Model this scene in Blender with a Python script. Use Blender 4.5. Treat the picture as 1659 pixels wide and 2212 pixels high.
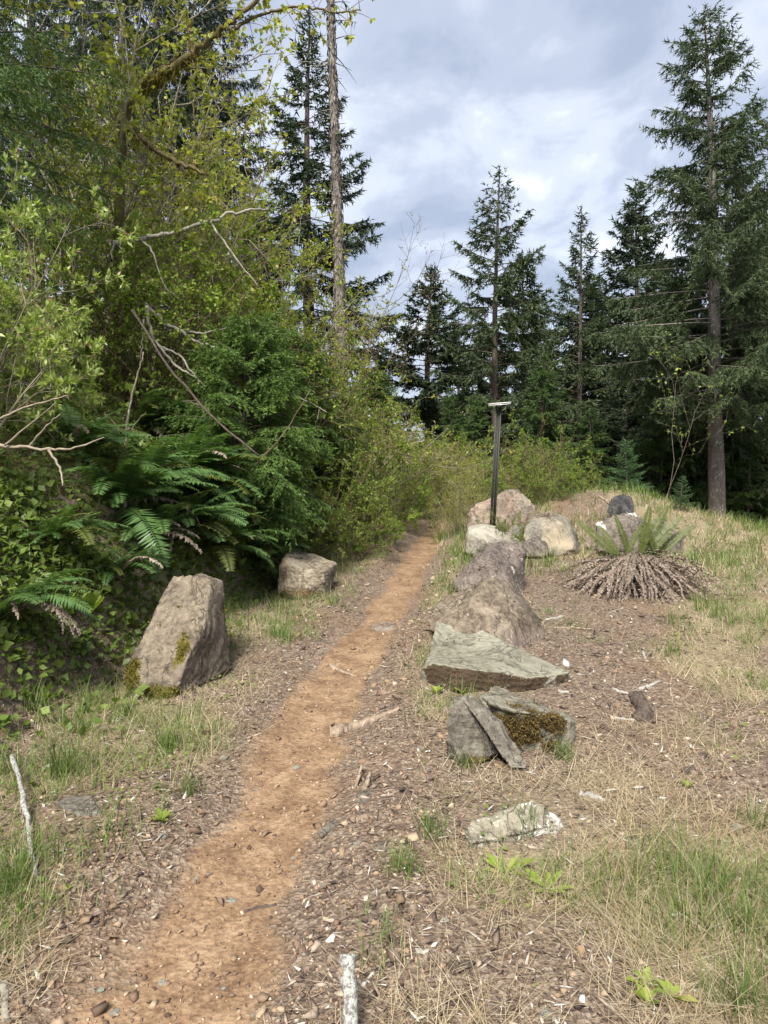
import bpy, bmesh, math
import numpy as np
from mathutils import Vector, Matrix, Euler

# ------------------------------------------------------------------ scene, camera, world, sun
for o in list(bpy.data.objects):
    bpy.data.objects.remove(o, do_unlink=True)
S = bpy.context.scene
COL = S.collection
CAMZ = 1.6
FPX = 710.0                      # focal length in pixels at 768 x 1024
PITCH = math.atan(62 / FPX)      # looking slightly down
cam = bpy.data.cameras.new('camera')
cam_ob = bpy.data.objects.new('camera', cam)
COL.objects.link(cam_ob)
cam.sensor_fit = 'VERTICAL'
cam.sensor_height = 36.0
cam.sensor_width = 27.0
cam.lens = 36.0 * FPX / 1024.0
cam.clip_start = 0.05
cam.clip_end = 8000
cam_ob.location = (0, 0, CAMZ)
cam_ob.rotation_euler = (math.pi / 2 - PITCH, 0, 0)
S.camera = cam_ob

SUN_DIR = Vector((-0.16, -0.58, 0.8)).normalized()
SUN_EL = math.asin(SUN_DIR.z)
SUN_AZ = math.atan2(SUN_DIR.x, SUN_DIR.y)

W = bpy.data.worlds.new('World')
S.world = W
W.use_nodes = True
wn, wl = W.node_tree.nodes, W.node_tree.links
wn.clear()
def wnode(t, **k):
    n = wn.new(t)
    for a, b in k.items():
        setattr(n, a, b)
    return n
sky = wnode('ShaderNodeTexSky', sky_type='NISHITA', sun_disc=False)
sky.sun_elevation = SUN_EL
sky.sun_rotation = SUN_AZ
bg1 = wnode('ShaderNodeBackground'); bg1.inputs[1].default_value = 0.065
wl.new(sky.outputs[0], bg1.inputs[0])
tc = wnode('ShaderNodeTexCoord')
sep = wnode('ShaderNodeSeparateXYZ'); wl.new(tc.outputs['Generated'], sep.inputs[0])
zc = wnode('ShaderNodeMath', operation='MAXIMUM'); wl.new(sep.outputs[2], zc.inputs[0]); zc.inputs[1].default_value = 0.0
za = wnode('ShaderNodeMath', operation='ADD'); wl.new(zc.outputs[0], za.inputs[0]); za.inputs[1].default_value = 0.22
dx = wnode('ShaderNodeMath', operation='DIVIDE'); wl.new(sep.outputs[0], dx.inputs[0]); wl.new(za.outputs[0], dx.inputs[1])
dy = wnode('ShaderNodeMath', operation='DIVIDE'); wl.new(sep.outputs[1], dy.inputs[0]); wl.new(za.outputs[0], dy.inputs[1])
cmb = wnode('ShaderNodeCombineXYZ'); wl.new(dx.outputs[0], cmb.inputs[0]); wl.new(dy.outputs[0], cmb.inputs[1])
def wnoise(scale, detail, rough, loc, dist=0.0):
    m = wnode('ShaderNodeMapping'); m.inputs['Location'].default_value = loc
    m.inputs['Scale'].default_value = (1.0, 0.8, 1)
    wl.new(cmb.outputs[0], m.inputs[0])
    n = wnode('ShaderNodeTexNoise'); n.inputs['Scale'].default_value = scale
    n.inputs['Detail'].default_value = detail; n.inputs['Roughness'].default_value = rough
    n.inputs['Distortion'].default_value = dist
    wl.new(m.outputs[0], n.inputs['Vector'])
    return n
n1 = wnoise(1.3, 4, 0.5, (1.35, 6.4, 0), 0.2)
n2 = wnoise(3.4, 6, 0.54, (7.3, 4.2, 0), 0.3)
mixn = wnode('ShaderNodeMix', data_type='FLOAT'); mixn.inputs[0].default_value = 0.6
wl.new(n1.outputs['Fac'], mixn.inputs[2]); wl.new(n2.outputs['Fac'], mixn.inputs[3])
ramp = wnode('ShaderNodeValToRGB')
ramp.color_ramp.interpolation = 'EASE'
el = ramp.color_ramp.elements
el[0].position = 0.39; el[0].color = (0.17, 0.197, 0.255, 1)
el[1].position = 0.64; el[1].color = (0.46, 0.475, 0.505, 1)
e = el.new(0.47); e.color = (0.215, 0.24, 0.295, 1)
e = el.new(0.545); e.color = (0.29, 0.315, 0.37, 1)
wl.new(mixn.outputs[0], ramp.inputs[0])
bg2 = wnode('ShaderNodeBackground'); bg2.inputs[1].default_value = 1.0
wl.new(ramp.outputs[0], bg2.inputs[0])
ms = wnode('ShaderNodeMixShader'); ms.inputs[0].default_value = 0.9
wl.new(bg1.outputs[0], ms.inputs[1]); wl.new(bg2.outputs[0], ms.inputs[2])
wo = wnode('ShaderNodeOutputWorld'); wl.new(ms.outputs[0], wo.inputs[0])

sun = bpy.data.lights.new('sun', 'SUN')
sun.energy = 3.3
sun.angle = math.radians(20)
sun.color = (1.0, 0.95, 0.87)
sun_ob = bpy.data.objects.new('sun', sun)
sun_ob.rotation_euler = SUN_DIR.to_track_quat('Z', 'Y').to_euler()
COL.objects.link(sun_ob)

vs = S.view_settings
vs.view_transform = 'Standard'
vs.look = 'None'
vs.exposure = 1.56
vs.gamma = 1.0
vs.use_curve_mapping = False
cy = S.cycles
cy.max_bounces = 5; cy.diffuse_bounces = 3; cy.glossy_bounces = 2
cy.transmission_bounces = 4; cy.transparent_max_bounces = 4
cy.caustics_reflective = False; cy.caustics_refractive = False
cy.use_adaptive_sampling = True; cy.adaptive_threshold = 0.02
cy.use_denoising = True
try:
    cy.denoiser = 'OPENIMAGEDENOISE'
    cy.denoising_input_passes = 'RGB_ALBEDO_NORMAL'
    cy.denoising_prefilter = 'ACCURATE'
except Exception:
    pass

# ------------------------------------------------------------------ noise and small helpers
def rngs(seed):
    return np.random.default_rng(seed)

def _hash(ix, iy, iz, seed):
    h = (ix * 374761393 + iy * 668265263 + iz * 2147483647 + seed * 974634777) & 0xFFFFFFFF
    h = ((h ^ (h >> 13)) * 1274126177) & 0xFFFFFFFF
    h = ((h ^ (h >> 15)) * 2246822519) & 0xFFFFFFFF
    return ((h ^ (h >> 16)) & 0xFFFFFF) / float(0xFFFFFF) * 2 - 1

def vnoise(p, seed=0):
    p = np.asarray(p, float)
    i = np.floor(p).astype(np.int64); f = p - i
    f = f * f * (3 - 2 * f)
    out = 0
    for dx_ in (0, 1):
        wx = f[:, 0] if dx_ else 1 - f[:, 0]
        for dy_ in (0, 1):
            wy = f[:, 1] if dy_ else 1 - f[:, 1]
            for dz_ in (0, 1):
                wz = f[:, 2] if dz_ else 1 - f[:, 2]
                out = out + wx * wy * wz * _hash(i[:, 0] + dx_, i[:, 1] + dy_, i[:, 2] + dz_, seed)
    return out

def fbm(p, octv=4, seed=0, gain=0.5):
    p = np.asarray(p, float); a = 1.0; s = 0
    for k in range(octv):
        s = s + a * vnoise(p * (2 ** k) + 17.3 * k, seed + k * 31)
        a *= gain
    return s

def n2d(x, y, scale, octv=3, seed=0):
    x = np.asarray(x, float).ravel(); y = np.asarray(y, float).ravel()
    return fbm(np.stack([x / scale, y / scale, np.full_like(x, 0.37)], 1), octv, seed)

def sstep(a, b, x):
    t = np.clip((x - a) / (b - a), 0, 1)
    return t * t * (3 - 2 * t)

# picture coordinates are read off a 1659 x 2212 view of the photograph
KP = 1659.0 / 768.0
def ray(px, py):
    u = (px - 829.5) / KP / FPX
    v = (1106.0 - py) / KP / FPX
    c, s = math.cos(PITCH), math.sin(PITCH)
    return np.array([u, c + v * s, -s + v * c])
def at(px, py, d):
    r = ray(px, py)
    return np.array([0, 0, CAMZ]) + r * (d / r[1])

# ------------------------------------------------------------------ terrain height
TY = [-6, 0, 3, 5, 6.5, 8, 10, 12, 16, 22, 40, 100, 400]
TX = [-3.4, -2.7, -2.0, -1.68, -1.25, -1.08, -0.75, -0.4, 0.9, 2.2, 3.0, 3.0, 3.0]
def toe(y): return np.interp(y, TY, TX)
def base_h(x, y):
    x = np.asarray(x, float); y = np.asarray(y, float)
    z = 0.03 * np.clip(y - 2.5, 0, 14)
    s = toe(y) - x
    sp = np.where(s > 0, s, 0)
    rise = (1.35 * np.minimum(sp, 0.95) * sstep(0, 0.45, sp) + 0.62 * np.clip(sp - 0.95, 0, None))
    rise = rise * (0.8 + 0.2 * sstep(14, 9, y))
    rise = np.where(rise > 4.5, 4.5 + (rise - 4.5) * 0.25, rise)
    rise = np.minimum(rise, 9)
    z = z + rise
    # berm behind the boulders
    bx = np.clip((x - 2.9) / 2.5, 0, 1)
    cyb = 12.6 - 1.0 * bx
    z = z + 0.62 * np.exp(-((y - cyb) / 1.25) ** 2) * np.exp(-((x - 3.9) / 1.45) ** 2)
    # the ground falls away beyond the crest on the open side
    yc = np.interp(x, [-50, 0.5, 1.6, 3, 6, 8, 12, 40], [60, 26, 17.5, 14.6, 11.6, 9.5, 6.5, 2])
    dd = np.clip(y - yc, 0, None)
    w = sstep(-1.0, 1.5, x - toe(y) + 0.5)
    drop = np.where(dd < 1.5, 0.13 * dd * dd, 0.2925 + 0.39 * (dd - 1.5))
    drop = np.where(drop > 9, 9 + (drop - 9) * 0.5, drop)
    drop = np.minimum(drop, 60)
    z = z - drop * w
    far = sstep(120, 400, y)
    return z * (1 - far) + far * (-60.0)

# trail centre line from the photograph
TRPX = [(318, 2212), (408, 2060), (515, 1900), (596, 1750), (656, 1620), (708, 1500), (762, 1410), (815, 1345), (862, 1270), (893, 1215), (925, 1165), (960, 1130)]
def hit_base(px, py):
    r = ray(px, py)
    ds = np.linspace(0.8, 60, 9000)
    P = np.array([0, 0, CAMZ])[None] + r[None] * (ds / r[1])[:, None]
    k = np.argmax(P[:, 2] < base_h(P[:, 0], P[:, 1]))
    return P[k]
_tp = np.array([hit_base(*p) for p in TRPX])
TRY = np.concatenate([[-6, 0.6], _tp[:, 1], [_tp[-1, 1] + 2.5, _tp[-1, 1] + 6, 60]])
TRX = np.concatenate([[_tp[0, 0] - 0.7, _tp[0, 0] - 0.2], _tp[:, 0], [_tp[-1, 0] + 0.25, _tp[-1, 0] - 0.4, _tp[-1, 0] + 1]])
def trail_t(x, y):
    y = np.asarray(y, float)
    hw = np.interp(y, [0, 2, 4, 7, 12], [0.34, 0.33, 0.28, 0.26, 0.25])
    return (np.asarray(x, float) - np.interp(y, TRY, TRX)) / hw

def height(x, y):
    x = np.asarray(x, float); y = np.asarray(y, float); shp = x.shape
    x = x.ravel(); y = y.ravel()
    z = base_h(x, y)
    t = trail_t(x, y)
    near = np.clip(1 - (y - 25) / 20, 0, 1)
    z = z - 0.045 * np.exp(-(t / 1.1) ** 4) * near
    z = z + 0.035 * np.exp(-((np.abs(t) - 1.9) / 0.6) ** 2) * near * (0.6 + 0.4 * n2d(x, y, 0.8, 2, 5))
    bank = sstep(0, 1.2, toe(y) - x)
    off = sstep(0.7, 1.6, np.abs(t))
    z = z + near * (0.022 * n2d(x, y, 0.55, 3, 1) * (0.35 + 0.65 * off) + 0.006 * (0.25 + 0.75 * off) * n2d(x, y, 0.11, 2, 3) + bank * 0.16 * n2d(x, y, 1.3, 3, 9))
    return z.reshape(shp)
def hz(x, y): return float(height(np.array([x]), np.array([y]))[0])
def hit(px, py):
    r = ray(px, py)
    ds = np.linspace(0.8, 60, 6000)
    P = np.array([0, 0, CAMZ])[None] + r[None] * (ds / r[1])[:, None]
    below = P[:, 2] < height(P[:, 0], P[:, 1])
    return P[np.argmax(below)]
def spot(px, d):
    """ground point in the vertical plane of picture column px at distance d"""
    x = ray(px, 1106 - 62 * KP)[0] / ray(px, 1106 - 62 * KP)[1] * d
    return np.array([x, d, hz(x, d)])

# ------------------------------------------------------------------ mesh buffers
class Buf:
    def __init__(self):
        self.v = []; self.t = []; self.q = []; self.a = []; self.n = 0
    def add(self, v, tris=None, quads=None, a=0.5):
        v = np.asarray(v, np.float32).reshape(-1, 3)
        self.v.append(v)
        self.a.append(np.broadcast_to(np.asarray(a, np.float32), (len(v),)).astype(np.float32))
        if tris is not None and len(tris): self.t.append(np.asarray(tris, np.int32) + self.n)
        if quads is not None and len(quads): self.q.append(np.asarray(quads, np.int32) + self.n)
        self.n += len(v)
    def mesh(self, name, mat, smooth=False):
        me = bpy.data.meshes.new(name)
        if self.n:
            V = np.concatenate(self.v); A = np.concatenate(self.a)
            T = np.concatenate(self.t) if self.t else np.zeros((0, 3), np.int32)
            Q = np.concatenate(self.q) if self.q else np.zeros((0, 4), np.int32)
            me.vertices.add(len(V)); me.vertices.foreach_set('co', V.ravel())
            me.loops.add(T.size + Q.size)
            me.loops.foreach_set('vertex_index', np.concatenate([T.ravel(), Q.ravel()]).astype(np.int32))
            me.polygons.add(len(T) + len(Q))
            ls = np.concatenate([np.arange(len(T)) * 3, T.size + np.arange(len(Q)) * 4]).astype(np.int32)
            me.polygons.foreach_set('loop_start', ls)
            if smooth: me.polygons.foreach_set('use_smooth', np.ones(len(T) + len(Q), bool))
            me.update(calc_edges=True)
            at_ = me.attributes.new('v', 'FLOAT', 'POINT'); at_.data.foreach_set('value', A)
            me.validate()
        if mat is not None: me.materials.append(mat)
        return me

def link(name, me, parent=None, loc=None):
    o = bpy.data.objects.new(name, me)
    COL.objects.link(o)
    if parent is not None: o.parent = parent
    if loc is not None: o.location = loc
    return o
def tag(o, label=None, cat=None, group=None, kind=None):
    if label: o['label'] = label
    if cat: o['category'] = cat
    if group: o['group'] = group
    if kind: o['kind'] = kind
    return o
def empty(name, loc, label, cat, group=None):
    o = bpy.data.objects.new(name, None)
    o.empty_display_size = 0.2
    COL.objects.link(o)
    o.location = loc
    return tag(o, label, cat, group)

def unit(v):
    v = np.asarray(v, float)
    return v / (np.linalg.norm(v, axis=-1, keepdims=True) + 1e-9)
def perp(d, rng=None, ref=None):
    d = unit(d)
    r = rng.normal(size=d.shape) if ref is None else np.broadcast_to(np.asarray(ref, float), d.shape)
    p = np.cross(d, r)
    bad = np.linalg.norm(p, axis=-1) < 1e-3
    if np.any(bad): p[bad] = np.cross(d[bad], [1.0, 0.3, 0.1])
    return unit(p)

def tube(buf, P, R, sides=5, a=0.5, cap=True, rng=None, rough=0.0):
    P = np.asarray(P, float); n = len(P)
    T = np.gradient(P, axis=0); T = unit(T)
    ref = np.array([0.31, 0.17, 0.93])
    if abs(np.dot(T[0], ref)) > 0.9: ref = np.array([0.95, 0.2, 0.1])
    U = unit(np.cross(T, ref)); Wv = unit(np.cross(T, U))
    ang = np.arange(sides) / sides * 2 * np.pi
    R = np.broadcast_to(np.asarray(R, float), (n,))
    rr = R[:, None] * np.ones((n, sides))
    if rng is not None and rough > 0: rr = rr * (1 + rough * rng.normal(size=(n, sides)))
    V = P[:, None, :] + rr[..., None] * (np.cos(ang)[None, :, None] * U[:, None, :] + np.sin(ang)[None, :, None] * Wv[:, None, :])
    i = np.arange(n - 1)[:, None]; j = np.arange(sides)[None]
    k = (j + 1) % sides
    Q = np.stack([i * sides + j, i * sides + k, (i + 1) * sides + k, (i + 1) * sides + j], -1).reshape(-1, 4)
    V = V.reshape(-1, 3)
    tr = []
    if cap:
        c0 = len(V); V = np.concatenate([V, P[:1], P[-1:]])
        for jj in range(sides):
            tr.append((c0, (jj + 1) % sides, jj)); b = (n - 1) * sides
            tr.append((c0 + 1, b + jj, b + (jj + 1) % sides))
    aa = a if np.isscalar(a) else 0.5
    buf.add(V, tr, Q, aa)

def spikes(buf, P, D, L, Wd, Pp, a):
    """one slim triangle per needle spray"""
    P = np.asarray(P); n = len(P)
    L = np.broadcast_to(L, (n,))[:, None]; Wd = np.broadcast_to(Wd, (n,))[:, None]
    V = np.stack([P - Pp * Wd * 0.5, P + Pp * Wd * 0.5, P + D * L], 1).reshape(-1, 3)
    buf.add(V, np.arange(3 * n).reshape(n, 3), None, np.repeat(np.broadcast_to(a, (n,)), 3))
def kites(buf, P, D, L, Wd, Pp, Nn, a, fold=0.15, mid=0.45):
    """folded four-point leaf"""
    P = np.asarray(P); n = len(P)
    L = np.broadcast_to(L, (n,))[:, None]; Wd = np.broadcast_to(Wd, (n,))[:, None]
    m = P + D * L * mid
    V = np.stack([P, m + Pp * Wd * 0.5 + Nn * Wd * fold, P + D * L, m - Pp * Wd * 0.5 + Nn * Wd * fold], 1).reshape(-1, 3)
    b = np.arange(n)[:, None] * 4
    T = np.concatenate([b + np.array([[0, 1, 2]]), b + np.array([[0, 2, 3]])])
    buf.add(V, T, None, np.repeat(np.broadcast_to(a, (n,)), 4))

# ------------------------------------------------------------------ materials
def new_mat(name):
    m = bpy.data.materials.new(name); m.use_nodes = True
    nt = m.node_tree; nt.nodes.clear()
    return m, nt.nodes, nt.links
def ramp_node(nodes, stops):
    r = nodes.new('ShaderNodeValToRGB'); els = r.color_ramp.elements
    while len(els) > 1: els.remove(els[-1])
    els[0].position = stops[0][0]; els[0].color = (*stops[0][1], 1)
    for p, c in stops[1:]:
        e_ = els.new(p); e_.color = (*c, 1)
    return r
def noise_node(nodes, links, vec, scale, detail=4, rough=0.6, dist=0):
    n = nodes.new('ShaderNodeTexNoise'); n.inputs['Scale'].default_value = scale
    n.inputs['Detail'].default_value = detail; n.inputs['Roughness'].default_value = rough
    n.inputs['Distortion'].default_value = dist
    if vec is not None: links.new(vec, n.inputs['Vector'])
    return n
def mixc(nodes, links, fac, a, b, blend='MIX'):
    m = nodes.new('ShaderNodeMix'); m.data_type = 'RGBA'; m.blend_type = blend
    for sock, val in ((m.inputs[0], fac), (m.inputs[6], a), (m.inputs[7], b)):
        if hasattr(val, 'links'): links.new(val, sock)
        elif isinstance(val, (int, float)): sock.default_value = val
        else: sock.default_value = (*val, 1)
    return m.outputs[2]
def mathn(nodes, links, op, a, b=None, clamp=False):
    m = nodes.new('ShaderNodeMath'); m.operation = op; m.use_clamp = clamp
    for sock, val in ((m.inputs[0], a), (m.inputs[1], b)):
        if val is None: continue
        if hasattr(val, 'links'): links.new(val, sock)
        else: sock.default_value = val
    return m.outputs[0]
def attr(nodes, name):
    a_ = nodes.new('ShaderNodeAttribute'); a_.attribute_name = name
    return a_.outputs['Fac']

def leaf_mat(name, stops, trans=0.35, rough=0.55, spec=0.25, tboost=1.25):
    m, N, L_ = new_mat(name)
    r = ramp_node(N, stops); L_.new(attr(N, 'v'), r.inputs[0])
    oi = N.new('ShaderNodeObjectInfo')
    hs = N.new('ShaderNodeHueSaturation')
    mr = N.new('ShaderNodeMapRange'); L_.new(oi.outputs['Random'], mr.inputs[0])
    mr.inputs[3].default_value = 0.85; mr.inputs[4].default_value = 1.15
    L_.new(mr.outputs[0], hs.inputs['Value']); L_.new(r.outputs[0], hs.inputs['Color'])
    p = N.new('ShaderNodeBsdfPrincipled')
    p.inputs['Roughness'].default_value = rough; p.inputs['Specular IOR Level'].default_value = spec
    L_.new(hs.outputs[0], p.inputs['Base Color'])
    t = N.new('ShaderNodeBsdfTranslucent')
    tb = mixc(N, L_, 1.0, hs.outputs[0], (tboost, tboost * 1.02, tboost * 0.55), 'MULTIPLY')
    L_.new(tb, t.inputs[0])
    ms_ = N.new('ShaderNodeMixShader'); ms_.inputs[0].default_value = trans
    L_.new(p.outputs[0], ms_.inputs[1]); L_.new(t.outputs[0], ms_.inputs[2])
    o = N.new('ShaderNodeOutputMaterial'); L_.new(ms_.outputs[0], o.inputs[0])
    return m

def bark_mat(name, c1, c2, lichen=None, lamt=0.55, scale=14, vstretch=0.25, bump=0.5):
    m, N, L_ = new_mat(name)
    tc_ = N.new('ShaderNodeTexCoord')
    mp = N.new('ShaderNodeMapping'); mp.inputs['Scale'].default_value = (1, 1, vstretch)
    L_.new(tc_.outputs['Object'], mp.inputs[0])
    n_ = noise_node(N, L_, mp.outputs[0], scale, 6, 0.65)
    r = ramp_node(N, [(0.32, c1), (0.68, c2)]); L_.new(n_.outputs[0], r.inputs[0])
    col = r.outputs[0]
    if lichen:
        nl = noise_node(N, L_, tc_.outputs['Object'], scale * 1.2, 5, 0.7)
        f = N.new('ShaderNodeMapRange'); f.inputs[1].default_value = lamt; f.inputs[2].default_value = lamt + 0.07
        L_.new(nl.outputs[0], f.inputs[0])
        col = mixc(N, L_, f.outputs[0], col, lichen)
    p = N.new('ShaderNodeBsdfPrincipled'); p.inputs['Roughness'].default_value = 0.9
    p.inputs['Specular IOR Level'].default_value = 0.15
    L_.new(col, p.inputs['Base Color'])
    b = N.new('ShaderNodeBump'); b.inputs['Strength'].default_value = bump; b.inputs['Distance'].default_value = 0.03
    L_.new(n_.outputs[0], b.inputs['Height']); L_.new(b.outputs[0], p.inputs['Normal'])
    o = N.new('ShaderNodeOutputMaterial'); L_.new(p.outputs[0], o.inputs[0])
    return m

def rock_mat(name, c1, c2, c3, lichen=(0.5, 0.5, 0.46), lamt=0.62, lscale=9, scale=5, strata=0.0, moss=None, speck=0.0, stain=None, bd=0.02):
    """c1 dark, c2 mid, c3 light; 'moss' vertex mask adds a moss skin, 'pale' a lighter patch"""
    m, N, L_ = new_mat(name)
    tc_ = N.new('ShaderNodeTexCoord'); co = tc_.outputs['Object']
    n1_ = noise_node(N, L_, co, scale, 8, 0.62, 0.3)
    n2_ = noise_node(N, L_, co, scale * 7, 6, 0.7)
    n3_ = noise_node(N, L_, co, scale * 0.45, 3, 0.5)
    mixv = mathn(N, L_, 'ADD', mathn(N, L_, 'MULTIPLY', n1_.outputs[0], 0.5), mathn(N, L_, 'MULTIPLY', n2_.outputs[0], 0.5))
    r = ramp_node(N, [(0.37, tuple(.55 * c for c in c1)), (0.45, c1), (0.525, c2), (0.62, c3)]); L_.new(mixv, r.inputs[0])
    col = r.outputs[0]
    if stain is not None:
        f = N.new('ShaderNodeMapRange'); f.inputs[1].default_value = 0.5; f.inputs[2].default_value = 0.66
        L_.new(n3_.outputs[0], f.inputs[0])
        col = mixc(N, L_, f.outputs[0], col, stain)
    if speck > 0:
        nv = noise_node(N, L_, co, 110, 3, 0.6)
        f = N.new('ShaderNodeMapRange'); f.inputs[1].default_value = 0.56; f.inputs[2].default_value = 0.64
        L_.new(nv.outputs[0], f.inputs[0])
        col = mixc(N, L_, mathn(N, L_, 'MULTIPLY', f.outputs[0], speck), col, tuple(0.35 * c for c in c1))
    ck = noise_node(N, L_, co, scale * 0.55, 5, 0.6, 0.8)
    ca = mathn(N, L_, 'ABSOLUTE', mathn(N, L_, 'SUBTRACT', ck.outputs[0], 0.5))
    cf = N.new('ShaderNodeMapRange'); cf.inputs[1].default_value = 0.0; cf.inputs[2].default_value = 0.012
    cf.inputs[3].default_value = 1.0; cf.inputs[4].default_value = 0.0; L_.new(ca, cf.inputs[0])
    col = mixc(N, L_, mathn(N, L_, 'MULTIPLY', cf.outputs[0], 0.6), col, tuple(0.4 * c for c in c1))
    pale = attr(N, 'pale')
    col = mixc(N, L_, mathn(N, L_, 'MULTIPLY', pale, 0.8), col, tuple(min(0.6, 1.25 * c) for c in c3))
    nl = noise_node(N, L_, co, lscale, 8, 0.75, 0.4)
    f = N.new('ShaderNodeMapRange'); f.inputs[1].default_value = lamt; f.inputs[2].default_value = lamt + 0.05
    L_.new(mathn(N, L_, 'ADD', nl.outputs[0], mathn(N, L_, 'MULTIPLY', attr(N, 'lich'), 0.22)), f.inputs[0])
    col = mixc(N, L_, mathn(N, L_, 'MULTIPLY', f.outputs[0], 0.8), col, lichen)
    if moss is not None:
        nm = noise_node(N, L_, co, 60, 4, 0.7)
        rm = ramp_node(N, [(0.35, tuple(0.5 * c for c in moss)), (0.65, moss)]); L_.new(nm.outputs[0], rm.inputs[0])
        nk = noise_node(N, L_, co, 22, 5, 0.7)
        ma = mathn(N, L_, 'ADD', attr(N, 'moss'), mathn(N, L_, 'MULTIPLY', mathn(N, L_, 'SUBTRACT', nk.outputs[0], 0.5), 2.4))
        f2 = N.new('ShaderNodeMapRange'); f2.inputs[1].default_value = 0.45; f2.inputs[2].default_value = 0.55
        L_.new(ma, f2.inputs[0])
        col = mixc(N, L_, f2.outputs[0], col, rm.outputs[0])
    p = N.new('ShaderNodeBsdfPrincipled'); p.inputs['Roughness'].default_value = 0.82
    p.inputs['Specular IOR Level'].default_value = 0.3
    L_.new(col, p.inputs['Base Color'])
    hgt = mathn(N, L_, 'ADD', mathn(N, L_, 'MULTIPLY', n1_.outputs[0], 0.9), mathn(N, L_, 'MULTIPLY', n2_.outputs[0], 0.55))
    hgt = mathn(N, L_, 'SUBTRACT', hgt, mathn(N, L_, 'MULTIPLY', cf.outputs[0], 0.25))
    if strata > 0:
        mp = N.new('ShaderNodeMapping'); mp.inputs['Scale'].default_value = (1.2, 1.2, 9); mp.inputs['Rotation'].default_value = (0.12, 0.2, 0)
        L_.new(co, mp.inputs[0])
        wv = noise_node(N, L_, mp.outputs[0], 4.5, 5, 0.6, 0.2)
        hgt = mathn(N, L_, 'ADD', hgt, mathn(N, L_, 'MULTIPLY', wv.outputs[0], strata * 1.6))
    b = N.new('ShaderNodeBump'); b.inputs['Strength'].default_value = 1.0; b.inputs['Distance'].default_value = bd * 1.4
    L_.new(hgt, b.inputs['Height']); L_.new(b.outputs[0], p.inputs['Normal'])
    o = N.new('ShaderNodeOutputMaterial'); L_.new(p.outputs[0], o.inputs[0])
    return m

def plain_mat(name, c, rough=0.6, metal=0.0, noise=0.0, nscale=30, c2=None):
    m, N, L_ = new_mat(name)
    p = N.new('ShaderNodeBsdfPrincipled'); p.inputs['Roughness'].default_value = rough; p.inputs['Metallic'].default_value = metal
    tc_ = N.new('ShaderNodeTexCoord')
    n_ = noise_node(N, L_, tc_.outputs['Object'], nscale, 5, 0.65)
    r = ramp_node(N, [(0.4, c), (0.62, c2 or tuple(min(1, x * (1 + noise)) for x in c))]); L_.new(n_.outputs[0], r.inputs[0])
    L_.new(r.outputs[0], p.inputs['Base Color'])
    o = N.new('ShaderNodeOutputMaterial'); L_.new(p.outputs[0], o.inputs[0])
    return m

def varied_mat(name, stops, rough=0.9, bump=0.0):
    """colour from the per-piece value stored in the mesh"""
    m, N, L_ = new_mat(name)
    r = ramp_node(N, stops); L_.new(attr(N, 'v'), r.inputs[0])
    tc_ = N.new('ShaderNodeTexCoord'); n_ = noise_node(N, L_, tc_.outputs['Object'], 70, 4, 0.7)
    mr = N.new('ShaderNodeMapRange'); L_.new(n_.outputs[0], mr.inputs[0]); mr.inputs[3].default_value = 0.6; mr.inputs[4].default_value = 1.4
    hs = N.new('ShaderNodeHueSaturation'); L_.new(mr.outputs[0], hs.inputs['Value']); L_.new(r.outputs[0], hs.inputs['Color'])
    p = N.new('ShaderNodeBsdfPrincipled'); p.inputs['Roughness'].default_value = rough; p.inputs['Specular IOR Level'].default_value = 0.2
    L_.new(hs.outputs[0], p.inputs['Base Color'])
    o = N.new('ShaderNodeOutputMaterial'); L_.new(p.outputs[0], o.inputs[0])
    return m

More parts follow.
